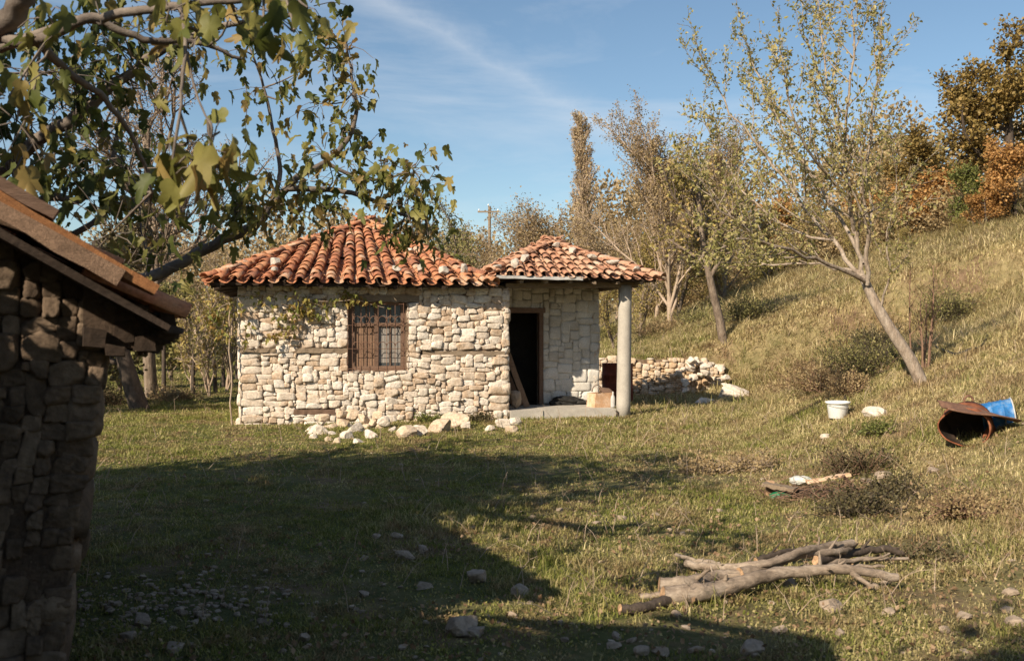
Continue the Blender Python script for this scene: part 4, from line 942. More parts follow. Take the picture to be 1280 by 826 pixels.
# unseen barn added beside the camera: throws the solid shade at lower left
def barn():
    rng = np.random.default_rng(95)
    T = thing('shade_barn', 'stone barn with a ridge roof, added out of view to cast shade', 'barn', (-2.9, 1.0, 0))
    g = G(); V = []
    for x in (-1.2, 1.1):
        for (y, z) in ((-3.3, -.2), (1.1, -.2), (1.1, 2.6), (.1, 3.2), (-3.3, 2.0)): V.append([x, y, z])
    g.add(V, [[0, 1, 6, 5], [1, 2, 7, 6], [2, 3, 8, 7], [3, 4, 9, 8], [4, 0, 5, 9]]); g.add(V, [[4, 3, 2, 1, 0], [5, 6, 7, 8, 9]])
    w = g.build('wall', M['darkmortar'], T, smooth=False)
    g = G()
    for x in np.arange(-1.3, 1.35, .2):
        beam(g, (x, .1, 3.3), (x, 1.35 + rng.uniform(-.15, .15), 2.57), .19, .03, rng, 6); beam(g, (x, .1, 3.3), (x, -3.5, 2.08), .19, .03, rng, 6)
    g.build('roof', M['wood_dark'], T, smooth=False)
barn()

# ------------------------------------------------------------------ loose stones
PROTO = {}
def stone_obj(name, label, loc, size, seed, m, rot=0., group=None, n=7, cat='stone', sink=.18, e=3.2):
    rng = np.random.default_rng(seed); g = G(); stone(g, rng, (0, 0, size[2] * (.5 - sink)), size, n=10, e=rng.uniform(4, 9), planes=13, cut=.58, nz=.04)
    o = g.build(name, M[m], None, smooth=False, loc=loc, rot=(rng.uniform(-.15, .15), rng.uniform(-.15, .15), rot)); return tag(o, label, cat, group)
rng = np.random.default_rng(101)
# heap fallen from the wall
heap = [(398, 541, .42), (415, 535, .34), (432, 546, .36), (428, 528, .36), (447, 540, .44), (455, 524, .30), (463, 545, .34), (474, 533, .30), (481, 526, .28), (410, 549, .2), (388, 538, .26), (440, 520, .34), (490, 538, .24), (421, 553, .2), (446, 552, .22), (472, 518, .24), (400, 530, .24), (458, 535, .26), (436, 534, .3), (405, 522, .26), (392, 546, .2), (466, 527, .24), (415, 543, .22), (425, 518, .26)]
for i, (px, py, s) in enumerate(heap):
    b = gp(px, max(py, 534)); b = at(px, py, b[1] - .12 - max(0, 0)); b[2] = max(b[2] - s * .2, float(height(b[0], b[1])) - .05)
    stone_obj('fallen_stone', 'pale angular stone in the heap fallen at the foot of the wall under the window', b, (s * .74, s * .7, s * .6), 200 + i, 'stone_warm' if i % 2 else 'stone', rng.uniform(0, 3), 'stones of the heap under the window')
for i, (px, py, sx, sz, lab) in enumerate(((508, 538, .42, .25, 'flat tan slab on end right of the fallen heap'), (527, 536, .30, .24, 'small upright block between two larger wall-foot stones'), (548, 532, .46, .30, 'second largest stone at the foot of the wall, right of the small upright block'),
                                        (565, 526, .62, .36, 'largest pale boulder leaning on the wall right of the window'), (583, 528, .22, .16, 'small grey stone beside the dark weed tuft'), (628, 527, .32, .26, 'pale square block at the right corner of the cottage'),
                                        (645, 524, .30, .26, 'whitish block beside the porch step'), (640, 532, .24, .17, 'brown brick-like stone in front of the porch step'), (612, 530, .2, .13, 'little stone right of the dark weed tuft'))):
    b = gp(px, py + 8); stone_obj('wall_foot_stone', lab, b, (sx * .85, sx * .65, sz * .85), 260 + i, 'stone_warm' if i in (0, 2, 3, 7) else 'stone', rng.uniform(-.4, .4), 'larger stones along the wall foot')
# stones weighing down the tiles
def roof_stone(u, v, face, label, s, i):
    if face == 'main':
        E0, E1, A = np.array([-.47, -.38, 2.40]), np.array([4.36, -.34, 2.39]), np.array([2.33, 2.55, 3.70])
    else: E0, E1, A = np.array([4.34, -.31, 2.565]), np.array([7.48, -.33, 2.505]), np.array([5.9, 1.6, 3.27])
    t = v; p = (E0 + (E1 - E0) * u) * (1 - t) + A * t
    dn = np.cross(E1 - E0, A - E0); dn /= np.linalg.norm(dn); p = p + dn * (.16 if face == 'main' else .13)
    q = cw(p[0], p[1], p[2]); tag_o = stone_obj('roof_stone', label, q, s, 300 + i, 'greystone', i * 1.3, 'stones weighing down the roof tiles', n=7, sink=.3)
rs = [(.66, .08, 'main', 'white stone low on the main roof right of its middle', (.18, .14, .12)), (.76, .10, 'main', 'tilted white stone on the eave rows of the main roof above the window', (.2, .15, .16)), (.84, .06, 'main', 'roundish grey stone nearest the right eave of the main roof', (.17, .15, .16)), (.93, .09, 'main', 'narrow brown grey stone at the right eave corner of the main roof', (.16, .14, .18)),
      (.82, .40, 'main', 'flat white stone half way up the right of the main roof', (.2, .16, .08)), (.16, .16, 'main', 'grey stone on the left hip of the main roof', (.2, .16, .15)), (.20, .06, 'main', 'small pale stone low on the left of the main roof', (.16, .1, .1)), (.90, .72, 'main', 'small white stone near the peak behind the fig leaves', (.14, .12, .1)),
      (.12, .30, 'porch', 'pale stone on the left hip of the porch roof', (.2, .16, .14)), (.10, .14, 'porch', 'upright grey stone low on the left hip of the porch roof', (.16, .14, .2)), (.70, .62, 'porch', 'grey block high on the right hip of the porch roof', (.17, .16, .16)), (.80, .44, 'porch', 'long flat pale stone midway on the right hip of the porch roof', (.26, .16, .12)), (.86, .28, 'porch', 'pale flat stone lower on the right hip of the porch roof', (.28, .16, .1)), (.93, .12, 'porch', 'small stone near the right eave corner of the porch roof', (.2, .14, .09)), (.52, .80, 'porch', 'pale stone just right of the porch roof peak', (.16, .14, .12)), (.02, .04, 'porch', 'flat stone in the valley where the two roofs meet', (.2, .14, .1))]
for i, (u, v, f, lab, s) in enumerate(rs): roof_stone(u, v, f, lab, s, i)
# boulders right of the porch
for i, (px, py, s, lab) in enumerate(((915, 499, (.75, .42, .42), 'large whitish boulder in the grass right of the porch'), (880, 507, (.60, .35, .22), 'low pale rock left of the large whitish boulder'), (930, 510, (.32, .24, .12), 'small grey rock in front of the large whitish boulder'), (1095, 521, (.40, .3, .16), 'flat pale rock in the grass right of the white bucket'), (1032, 548, (.14, .12, .08), 'small stone alone in the lawn below the white bucket'))):
    b = gp(px, py); stone_obj('boulder', lab, b, s, 340 + i, 'stone', i * .7, None)
# stones scattered in the foreground
fs = [(505, 697, .14), (598, 727, .16), (650, 741, .12), (575, 790, .22), (590, 795, .13), (530, 690, .10), (455, 700, .07), (470, 672, .08), (495, 672, .10), (700, 640, .08), (665, 648, .07), (777, 650, .09), (820, 645, .07), (1038, 760, .14), (988, 735, .12), (940, 815, .14), (1095, 737, .08), (1205, 773, .10), (1262, 745, .10), (1258, 765, .08), (825, 818, .08), (768, 810, .07), (770, 797, .06), (800, 818, .08), (790, 802, .05), (975, 790, .09), (1108, 730, .08), (845, 770, .07), (870, 815, .07), (1110, 768, .07), (530, 735, .10), (640, 770, .06), (700, 780, .05), (180, 782, .14), (160, 800, .10), (220, 812, .1), (455, 745, .07), (250, 770, .07), (330, 780, .08), (380, 800, .09), (745, 655, .07), (900, 640, .07), (1085, 605, .14), (1104, 598, .18), (1165, 590, .12), (1090, 610, .1), (1270, 780, .1), (1180, 790, .08), (1050, 795, .07), (720, 700, .05)]
FL = {(505, 697): 'flat pale slab in the shaded grass, the one nearest below the lit strip of lawn', (598, 727): 'long pale stone in the shaded lower middle of the lawn', (650, 741): 'squarish pink stone in the shaded lower middle of the lawn', (575, 790): 'largest half-buried stone near the bottom edge, left of centre', (1038, 760): 'pale stone directly below the right end of the branch pile',
      (988, 735): 'pale flat stone touching the grass in front of the longest branch', (940, 815): 'pale stone at the bottom edge below the branch pile', (180, 782): 'pale stone at the lower edge of the gravel patch beside the shed', (1262, 745): 'pale stone at the far right edge, level with the branch pile', (1205, 773): 'small pale stone at the lower right, between the branch pile and the right edge',
      (1104, 598): 'largest whitish stone in the scrub right of the rubbish heap', (1085, 605): 'whitish stone beside the dead bush right of the rubbish heap', (1165, 590): 'whitish stone in the scrub below the rusty stove', (530, 690): 'pale stone right of the flat slab at the edge of the big shadow', (825, 818): 'small stone at the bottom edge below the sawn branch ends'}
for i, (px, py, s) in enumerate(fs):
    b = gp(px, py); near = b[1] < 7.5
    stone_obj('field_stone', FL.get((px, py)) or ('pinkish pale stone half sunk in the shaded foreground grass' if (px < 780 and near) else 'pale stone lying in the dappled grass around the branch pile' if near else 'pale stone lying in the sunlit lawn before the cottage' if px < 1000 else 'whitish stone in the dark scrub above the branch pile'),
              b, (s * 1.15, s * .85, s * .6), 400 + i, 'soilstone', rng.uniform(0, 3), 'stones scattered over the grass in %s' % ('the foreground' if near else 'the distance'), n=7, sink=.25)
# gravel patch at lower left
def gravel():
    rng = np.random.default_rng(111); g = G()
    for i in range(520):
        px = rng.normal(215, 100); py = rng.normal(752, 26) - (px - 220) * .06
        if px < 100 or py < 705: continue
        b = gp(px, py) ; s = .012 + .035 * rng.random() ** 2; a_ = rng.uniform(0, 6.28); stone(g, rng, b + [0, 0, s * .15], (s * 1.3, s, s * .6), n=3, planes=8, cut=.6, nz=.1, rot=[[math.cos(a_), -math.sin(a_), 0], [math.sin(a_), math.cos(a_), 0], [0, 0, 1]])
    tag(g.build('gravel', M['soilstone'], smooth=False), 'patch of pale gravel in the shade at lower left beside the shed', 'gravel', kind='stuff')
gravel()

# ------------------------------------------------------------------ dry stone retaining wall
def retaining():
    rng = np.random.default_rng(121); b = np.array([.9, 24.15, -.12])
    T = thing('retaining_wall', 'low dry stone retaining wall of grey and tan rubble behind the porch column', 'wall', b)
    g = G(); Lw = 4.6; top = lambda x: 1.08 + .05 * np.sin(x * 5) - .75 * max(0, (x - 3.7) / .9) ** 1.6
    rects = [r for r in pack(rng, Lw, 1.2, .05, (2, 5), (1, 3), quoins=False) if r[3] < top(r[0])]
    wall_stones(g, rng, rects, .05, depth=.26, proud=.06, tf=lambda V: V + [0, 0.02 * 0, 0], nz=.05)
    g.build('stones', M['stone_warm'], T)
    g = G(); box(g, 0, 3.9, .10, .5, 0, 1.0); g.build('core', M['mortar'], T, smooth=False)
retaining()
for i in range(22):
    px = 870 + rng.normal(0, 1) * 14 + rng.uniform(0, 20); py = rng.uniform(448, 490); Y = 23.9 + rng.uniform(-.35, .1); p = at(px, py, Y); p[2] = max(min(p[2], .9), float(height(p[0], p[1])) - .02)
    s = rng.uniform(.14, .28); stone_obj('tumbled_stone', 'pale tan stone tumbled at the right end of the retaining wall', p, (s, s * .8, s * .7), 500 + i, 'stone', rng.uniform(0, 3), 'stones tumbled from the right end of the retaining wall', n=5, sink=.3)

# ------------------------------------------------------------------ things on and round the porch
def porch_things():
    rng = np.random.default_rng(131)
    # cardboard box with open flap
    p = cw(6.55, .38, .16); T = thing('cardboard_box', 'sagging open tan cardboard box on the porch beside the column', 'box', p, CA + .25)
    g = G(); w, d, h, t = .40, .30, .27, .008
    def sl(x0, x1, y0, y1): 
        V = []; tap = .04
        for (x, y) in ((x0, y0), (x1, y0), (x1, y1), (x0, y1)): V.append([x, y, 0])
        for (x, y) in ((x0, y0), (x1, y0), (x1, y1), (x0, y1)): V.append([x + tap * .6, y, h + .03 * x])
        g.add(V, [[0, 1, 5, 4], [1, 2, 6, 5], [2, 3, 7, 6], [3, 0, 4, 7], [3, 2, 1, 0], [4, 5, 6, 7]])
    sl(-w / 2, w / 2, -d / 2, -d / 2 + t); sl(-w / 2, w / 2, d / 2 - t, d / 2); sl(-w / 2, -w / 2 + t, -d / 2 + t, d / 2 - t); sl(w / 2 - t, w / 2, -d / 2 + t, d / 2 - t); box(g, -w / 2 + t, w / 2 - t, -d / 2 + t, d / 2 - t, .001, .01)
    g.build('box_body', M['card'], T, smooth=False)
    g = G(); V = [[-.02, -.15, h], [.22, -.15, h + .01], [.22, .02, h + .07], [-.02, .02, h + .10], [-.02, -.15, h + .006], [.22, -.15, h + .016], [.22, .02, h + .078], [-.02, .02, h + .108]]
    g.add(V, [[0, 1, 2, 3], [7, 6, 5, 4], [0, 4, 5, 1], [1, 5, 6, 2], [2, 6, 7, 3], [3, 7, 4, 0]]); g.build('flap', M['wood_red'], T, smooth=False)
    tube_g = G(); th = np.linspace(0, math.pi, 12); tube(tube_g, np.stack([-.02 + .11 * np.cos(th), np.full(12, .06), h + .02 + .12 * np.sin(th)], 1), .008, 6); tube_g.build('handle', M['wood_red'], T)
    # bottle
    g = G(); lathe(g, [(0, 0), (.042, 0), (.044, .01), (.044, .16), (.035, .2), (.015, .24), (.014, .29), (0, .29)], 14); tag(g.build('bottle', M['zinc'], None, loc=cw(6.76, .22, .165)), 'small dull bottle standing between the box and the column', 'bottle')
    # heap of dark rags at the wall foot
    g = G(); stone(g, rng, (0, 0, .05), (.62, .28, .20), n=14, e=2.4, planes=6, nz=.16); stone(g, rng, (-.22, -.03, .03), (.3, .24, .13), n=10, e=2.4, nz=.15); stone(g, rng, (.26, -.02, .03), (.3, .22, .10), n=10, e=2.4, nz=.15)
    tag(g.build('rag_heap', M['black'], None, loc=cw(6.12, 1.08, .17), rot=(0, 0, CA)), 'heap of dark rags at the foot of the porch wall', 'rags')
    # plank leaning in the doorway
    g = G(); beam(g, (0, 0, 0), (-.34, .12, 1.0), .10, .035, rng, 10, .004); tag(g.build('plank', M['wood_plank'], None, smooth=False, loc=cw(5.20, .62, .16), rot=(0, 0, CA)), 'brown plank leaning against the cottage corner beside the doorway', 'plank')
    g = G(); beam(g, (0, 0, 0), (-.30, .22, .82), .14, .03, rng, 10, .004); tag(g.build('plank', M['wood_red'], None, smooth=False, loc=cw(5.10, .80, .16), rot=(0, 0, CA)), 'wide dark reddish board leaning behind the brown plank in the doorway', 'plank')
    stone_obj('porch_stone', 'grey stone on the porch slab inside the cottage corner', cw(4.90, .35, .16), (.26, .24, .34), 150, 'soilstone', .3, None, sink=.05)
    # iron sheet drum behind the column
    g = G(); lathe(g, [(0, 0), (.34, 0), (.35, .02), (.34, .3), (.355, .32), (.34, .34), (.34, .60), (.355, .62), (.34, .64), (.34, .86), (.35, .88), (.32, .88), (.32, .5), (0, .5)], 26)
    tag(g.build('barrel', M['redpaint'], None, loc=on(2.33, 22.0)), 'faded red metal barrel standing in the shade behind the porch column', 'barrel')
porch_things()

def bucket():
    b = gp(1047, 523); T = thing('bucket', 'white plastic bucket with a rolled rim standing on the grass', 'bucket', b, .4)
    g = G(); lathe(g, [(0, .004), (.115, .004), (.12, .01), (.145, .20), (.147, .205), (.165, .207), (.167, .235), (.150, .237), (.143, .20), (.118, .02), (0, .02)], 32); g.build('bucket_body', M['white'], T)
    g = G(); th = np.linspace(0, math.pi, 20); tube(g, np.stack([.168 * np.cos(th), -.168 * np.sin(th) * .93, .20 - .04 * np.sin(th)], 1), .003, 5); g.build('handle', M['zinc'], T)
    T.scale = (1.0,) * 3
bucket()

def drum():
    b = gp(1246, 533); T = thing('blue_drum', 'cut blue plastic drum lying on its side in the grass', 'drum', b + [0, 0, -.02], -.5); T.scale = (.54, .66, .66)
    Mx = np.array(Matrix.Translation((0, .1, .16)) @ Matrix.Rotation(R(12), 4, 'Z') @ Matrix.Rotation(R(80), 4, 'Y') @ Matrix.Rotation(R(20), 4, 'Z'))
    g = G(); pr = [(.245, -.29), (.27, -.285), (.275, -.27), (.262, -.25), (.262, -.12), (.272, -.11), (.272, -.09), (.262, -.08), (.262, .08), (.272, .09), (.272, .11), (.262, .12), (.262, .24), (.27, .26), (.262, .28), (.250, .28), (.250, -.25), (.245, -.29)]
    lathe(g, pr, 36, Mx, R(35), R(325)); g.build('drum_shell', M['blue'], T)
    g = G(); lathe(g, [(0, -.275), (.24, -.28), (.24, -.27), (0, -.265)], 30, Mx); g.build('drum_base', M['blue'], T)
    g = G(); lathe(g, [(.268, .262), (.285, .265), (.285, .285), (.268, .287), (.268, .262)], 36, Mx); g.build('rim_band', M['zinc'], T)
drum()
def rusty():
    b = gp(1200, 556); rng = np.random.default_rng(141); T = thing('rusty_stove', 'crushed rusty sheet metal stove lying open in front of the blue drum', 'scrap metal', b + [0, 0, -.02], .15)
    # half-crushed box of thin sheet
    def sheet(g, pts, th=.006, n=8):
        a, bb, c, d = map(lambda p: np.array(p, float), pts); V = []
        for s in (0, 1):
            for i in range(n + 1):
                for j in range(n + 1):
                    u, v = i / n, j / n; p = a * (1 - u) * (1 - v) + bb * u * (1 - v) + c * u * v + d * (1 - u) * v
                    nn = norm(np.cross(bb - a, d - a)); V.append(p + nn * (s * th + .018 * math.sin(u * 5 + v * 3 + a[0] * 7) + .01 * math.sin(v * 9 + u * 2)))
        N = (n + 1) ** 2; F = []
        for i in range(n):
            for j in range(n):
                q = [i * (n + 1) + j, (i + 1) * (n + 1) + j, (i + 1) * (n + 1) + j + 1, i * (n + 1) + j + 1]; F.append(q[::-1]); F.append([x + N for x in q])
        for i in range(n):
            for (p, q) in ((i * (n + 1), (i + 1) * (n + 1)), ((i + 1) * (n + 1) + n, i * (n + 1) + n)): F.append([p, q, q + N, p + N])
            for (p, q) in ((i + 1, i), (n * (n + 1) + i, n * (n + 1) + i + 1)): F.append([p, q, q + N, p + N])
        g.add(V, F)
    Mx = np.array(Matrix.Translation((-.06, -.16, .20)) @ Matrix.Rotation(R(-38), 4, 'Z') @ Matrix.Rotation(R(97), 4, 'X') @ Matrix.Scale(.8, 4, (0, 1, 0)))
    g = G(); prof = [(.235, .0), (.25, .01), (.245, -.08), (.252, -.1), (.245, -.12), (.24, -.3), (.25, -.32), (.24, -.34), (.22, -.50), (0, -.52)]
    def dent(gx):
        V = np.concatenate(gx.V); V = V + .02 * np.stack([wob3(V, 6, 1.), wob3(V, 6, 4.), wob3(V, 6, 7.)], 1); gx.V = [V]
    lathe(g, prof, 34, Mx); dent(g); g.build('stove_shell', M['rust_bright'], T)
    g = G(); lathe(g, [(.228, .0), (.236, -.1), (.228, -.34), (.20, -.44), (0, -.45)], 34, Mx); dent(g); g.build('stove_lining', M['rust_dark'], T)  # liner inside the shell, in a darker brown
    g = G(); sheet(g, ((-.02, -.30, 0), (.34, -.16, .02), (.30, -.06, .26), (.12, -.18, .10))); g.build('bent_panel', M['rust_bright'], T)
    g = G(); sheet(g, ((-.38, -.40, .42), (.44, -.34, .26), (.52, -.02, .29), (-.30, -.06, .46)), .014); g.build('lid', M['rust'], T)
    g = G(); th = np.linspace(0, 5, 12); tube(g, np.stack([.16 + .05 * np.cos(th), .1 + 0 * th, .46 + .05 * np.sin(th)], 1), .012, 6); g.build('hinge', M['rust'], T)
rusty()

def hose():
    pts = [(1056, 502), (1062, 480), (1072, 466), (1100, 448), (1125, 440), (1150, 438), (1180, 441), (1212, 440), (1232, 428), (1244, 412), (1262, 390), (1283, 368), (1300, 350)]
    P = [gp(a, b_) + [0, 0, .05] for a, b_ in pts]; g = G(); P = smooth_path(P, 6); P[:, 2] = np.maximum(height(P[:, 0], P[:, 1]) + .035, P[:, 2] - .1); tube(g, P, .022, 7, True)
    tag(g.build('hose', M['black']), 'black water pipe lying across the slope past the apple trunk', 'hose')
hose()

# pile of cut branches
def branch_pile():
    rng = np.random.default_rng(151)
    specs = [  # (pixel path, height above ground in m at each point, r0, r1, label)
        ([(828, 746), (870, 742), (905, 736), (935, 727), (970, 718), (1010, 714), (1060, 712), (1122, 722)], (.05, .06, .07, .10, .12, .12, .12, .08), .052, .022, 'longest barkless branch in front of the pile with pale sawn left end', [(1060, 712, .12, 1092, 735, .04, .016)]),
        ([(824, 731), (860, 728), (895, 722), (925, 718)], (.06, .07, .08, .09), .040, .028, 'short thick branch with sawn left end behind the longest one', []),
        ([(858, 704), (890, 708), (920, 709), (960, 704), (1000, 690), (1030, 682), (1066, 677)], (.07, .08, .12, .16, .18, .18, .17), .022, .024, 'curved grey branch topmost of the pile', []),
        ([(925, 718), (960, 708), (1000, 693), (1040, 690), (1062, 684)], (.10, .13, .15, .15, .14), .034, .018, 'grey branch lying across the middle of the pile', []),
        ([(945, 700), (975, 690), (1010, 684), (1045, 680)], (.08, .1, .1, .1), .020, .010, 'dark thin branch at the back of the pile', []),
        ([(845, 692), (870, 700), (900, 706)], (.05, .05, .05), .012, .018, 'thin dark stick poking out at the upper left of the pile', []),
        ([(1000, 716), (1040, 704), (1080, 698), (1135, 697)], (.06, .08, .07, .05), .020, .009, 'slender pale stick reaching right from the pile', [(1080, 698, .07, 1112, 690, .10, .008)]),
        ([(1030, 712), (1060, 708), (1105, 708)], (.05, .05, .04), .014, .009, 'short stick low at the right of the pile', []),
        ([(800, 747), (826, 744), (850, 742)], (.03, .03, .04), .016, .02, 'stub of dark wood left of the sawn ends', []),
        ([(775, 762), (800, 760), (835, 752)], (.03, .03, .03), .024, .030, 'thick dark log end in the shade left of the pile', []),
        ([(860, 738), (910, 730), (960, 724), (1010, 705)], (.03, .04, .05, .09), .024, .012, 'branch half hidden beneath the longest one', []),
        ([(1020, 700), (1060, 690), (1100, 684), (1130, 690)], (.12, .1, .1, .06), .03, .018, 'dark barked log at the back right of the pile', [])]
    for i, (P, H, r0, r1, lab, forks) in enumerate(specs):
        Q = [];
        for (px, py), h in zip(P, H):
            # find ground point whose top at height h shows at this pixel
            g0 = gp(px, py + h * FPX / 6.3); Q.append(g0 + [0, 0, h])
        Q = smooth_path(Q, 6); o = Q[0].copy(); Q = Q - o
        Q[:, 1] += .0; t = np.arange(len(Q)); Q[1:-1, 2] += rng.normal(0, .004, len(Q) - 2)
        rad = 1.12 * np.linspace(r0, r1, len(Q)) * (1 + .035 * np.sin(t * 1.1 + i) + .10 * (rng.random(len(Q)) < .07)) ; g = G(); tube(g, Q, rad, 12)
        for (a, b_, h1, c, d, h2, r) in forks:
            A = gp(a, b_ + h1 * FPX / 6.3) + [0, 0, h1] - o; B = gp(c, d + h2 * FPX / 6.3) + [0, 0, h2] - o; tube(g, smooth_path([A - (B - A) * .25, (A + B) / 2 + rng.normal(0, .01, 3), B], 4), np.linspace(r * 1.5, r * .7, 9), 8)
        for q_ in range(0 if len(P) < 4 else 4):
            j_ = rng.integers(3, len(Q) - 2); dd = norm(np.array([rng.uniform(-.2, .9), rng.normal(0, .5), rng.uniform(.1, .8)])); l_ = rng.uniform(.03, .12) + rad[j_]
            tube(g, [Q[j_], Q[j_] + dd * l_ * .6, Q[j_] + dd * l_], [rad[j_] * .45, rad[j_] * .3, rad[j_] * .16], 6, True)
        ob = g.build('cut_branch', M['bark_dark'] if i in (4, 9, 11) else M['stick'], None, loc=o); tag(ob, lab, 'branch', 'cut branches in the foreground pile')
        for e, s in ((0, -1), (-1, 1)):
            c = G()
            T_ = norm(Q[1] - Q[0]) if e == 0 else norm(Q[-1] - Q[-2]); a_ = norm(np.cross(T_, [0, 0, 1])); b_ = np.cross(T_, a_); th = np.arange(12) * math.pi / 6; rr = rad[e] * 1.0
            V = np.vstack([Q[e] + T_ * s * .004, Q[e] + T_ * s * .002 + rr * (np.cos(th)[:, None] * a_ + np.sin(th)[:, None] * b_)]); F = [[0, 1 + k, 1 + (k + 1) % 12] for k in range(12)]
            c.add(V, F if s > 0 else [f[::-1] for f in F])
            c.build('cut_end', M['cutwood'], ob, smooth=False)
branch_pile()

# second heap: boards, bag, sticks
def rubbish():
    rng = np.random.default_rng(161)
    def P3(px, py, h): return gp(px, py + h * FPX / 9.3) + [0, 0, h]
    def bd(P, w, h, m, lab, name='board', cat='board'):
        a, b_ = P; g = G(); beam(g, np.zeros(3), b_ - a, w, h, rng, 10, .004); tag(g.build(name, M[m], None, smooth=False, loc=a), lab, cat)
    bd((P3(1008, 602, .16), P3(1062, 592, .20)), .07, .025, 'card', 'pale board sticking up at the right of the rubbish heap')
    bd((P3(1054, 594, .20), P3(1068, 612, .04)), .03, .02, 'wood_red', 'short brown stick propping the pale board')
    bd((P3(955, 604, .12), P3(995, 612, .10)), .12, .03, 'wood', 'grey board lying across the left of the rubbish heap')
    bd((P3(975, 612, .06), P3(1040, 616, .05)), .10, .03, 'wood_dark', 'dark board at the bottom of the rubbish heap')
    b_ = P3(1000, 600, .10); g = G(); stone(g, rng, (0, 0, 0), (.22, .16, .09), n=14, e=2.6, planes=8, nz=.12); tag(g.build('plastic_bag', M['bag'], None, loc=b_), 'crumpled white printed bag on the rubbish heap', 'bag')
    b_ = P3(963, 612, .05); g = G(); stone(g, rng, (0, 0, 0), (.12, .10, .17), n=10, e=3, planes=4, nz=.05); tag(g.build('log_end', M['cutwood'], None, loc=b_), 'pale sawn log end at the left of the rubbish heap', 'log')
    b_ = P3(976, 620, .03); g = G(); stone(g, rng, (0, 0, 0), (.20, .12, .09), n=10, e=2.4, planes=6, nz=.12); tag(g.build('green_bag', M['greenbag'], None, loc=b_), 'crumpled green plastic bag in front of the rubbish heap', 'bag')
    g = G()
    for i in range(220):
        p = P3(rng.uniform(950, 1075), rng.uniform(606, 624), rng.uniform(.0, .08)); a = rng.uniform(0, 6.28); Ln = rng.uniform(.1, .35); d = np.array([math.cos(a), math.sin(a), rng.uniform(-.1, .5)]); tube(g, [p, p + d * Ln / 2 + rng.normal(0, .02, 3), p + d * Ln], [.004, .003, .002], 3)
    tag(g.build('brushwood', M['bark_red']), 'tangle of thin dry twigs under the rubbish heap', 'twigs', kind='stuff')
rubbish()

# ------------------------------------------------------------------ bushes, weeds, vine, sapling
def bush(name, label, loc, r, h, seed, bark, leaf, n=90, lsize=.03, per=3, keep=.8, cat='bush', group=None, spread=.03, up=.6):
    rng = np.random.default_rng(seed); T = thing(name, label, cat, loc, 0, group); g = G(); s = []
    for i in range(n):
        a = rng.uniform(0, 6.28); e = rng.random() ** .6; d = norm(np.array([math.cos(a) * e, math.sin(a) * e, up * rng.uniform(.5, 1.4)]) * [r, r, h]); Ln = rng.uniform(.6, 1.05) * math.hypot(r * e, h * .8)
        p = np.array([rng.normal(0, r * .3), rng.normal(0, r * .3), -.03]); P = [p]
        for k in range(4): d = norm(d + rng.normal(0, .18, 3) + [0, 0, -.03]); p = p + d * Ln / 4; P.append(p); s.append((*p, *d)); s.append((*(p - d * Ln / 8), *d))
        tube(g, P, [.006, .005, .004, .003, .002], 3)
        for k in range(3):
            q = P[rng.integers(1, 4)]; dd = norm(rng.normal(0, 1, 3) + [0, 0, .6]); Lt = Ln * .3; tube(g, [q, q + dd * Lt], [.003, .0015], 3); s.append((*(q + dd * Lt), *dd)); s.append((*(q + dd * Lt * .6), *dd))
    g.build('stems', M[bark], T); g2 = G(); scatter_leaves(g2, rng, s, per, lsize, LEAF4, spread=spread, keep=keep, droop=0); g2.build('foliage', M[leaf], T, smooth=False); return T
bl = [(1075, 590, .42, .40, 'bark_red', 'leaf_darkbush', 'dark brown dead bush behind the rubbish heap'), (1120, 620, .42, .24, 'bark_dark', 'leaf_darkbush', 'wide dark green bush right of the rubbish heap'), (1075, 640, .4, .25, 'bark_dark', 'leaf_darkbush', 'low dark shrub in front of the rubbish heap'),
      (1030, 486, .75, .7, 'bark_red', 'leaf_brown', 'brown dry bramble left of the white bucket'), (985, 494, .6, .45, 'bark_red', 'leaf_brown', 'low reddish bramble beside the whitish boulder'), (1078, 470, .8, .95, 'bark_dark', 'leaf_olive', 'olive bramble thicket left of the apple trunk'), (1100, 440, .7, .8, 'bark_dark', 'leaf_darkbush', 'dark bramble directly behind the apple trunk'), (1060, 495, .3, .5, 'bark_red', 'leaf_brown', 'thin brown bush above the white bucket'),
      (1185, 400, .8, 1.0, 'bark_dark', 'leaf_olive', 'dark green bush behind the reddish sapling'), (935, 400, .9, .9, 'bark_dark', 'leaf_olive', 'dark bush right of the pear tree trunk'), (880, 405, .8, .6, 'bark_dark', 'leaf_olive', 'bush left of the pear tree trunk'), (600, 528, .18, .20, 'bark_dark', 'leaf_darkbush', 'dark weed tuft at the foot of the cottage wall'), (540, 528, .3, .14, 'bark_dark', 'leaf_green', 'low green weeds among the wall-foot stones'),
      (1212, 640, .4, .22, 'bark_red', 'leaf_brown', 'brown weedy bush at the right edge below the rusty stove'), (885, 590, .4, .22, 'bark_pink', 'leaf_brown', 'dry brown weed clump in the middle of the lawn'), (935, 585, .45, .25, 'bark_pink', 'leaf_brown', 'second dry weed clump left of the rubbish heap'), (1100, 540, .3, .14, 'bark_dark', 'leaf_green', 'leafy green weeds between the bucket and the rusty stove'), (1160, 700, .4, .13, 'bark_red', 'leaf_darkbush', 'dark weed thicket right of the branch pile'),
      (130, 505, .8, .5, 'bark_red', 'leaf_darkbush', 'reddish dark brush around the dark plum trunk'), (220, 500, .7, .4, 'bark_red', 'leaf_brown', 'reddish brush right of the dark plum trunk'), (830, 418, .9, .7, 'bark_red', 'leaf_brown', 'brown scrub on the terrace above the retaining wall'), (765, 425, .6, .9, 'bark_dark', 'leaf_olive', 'small bush seen between the porch wall and the column')]
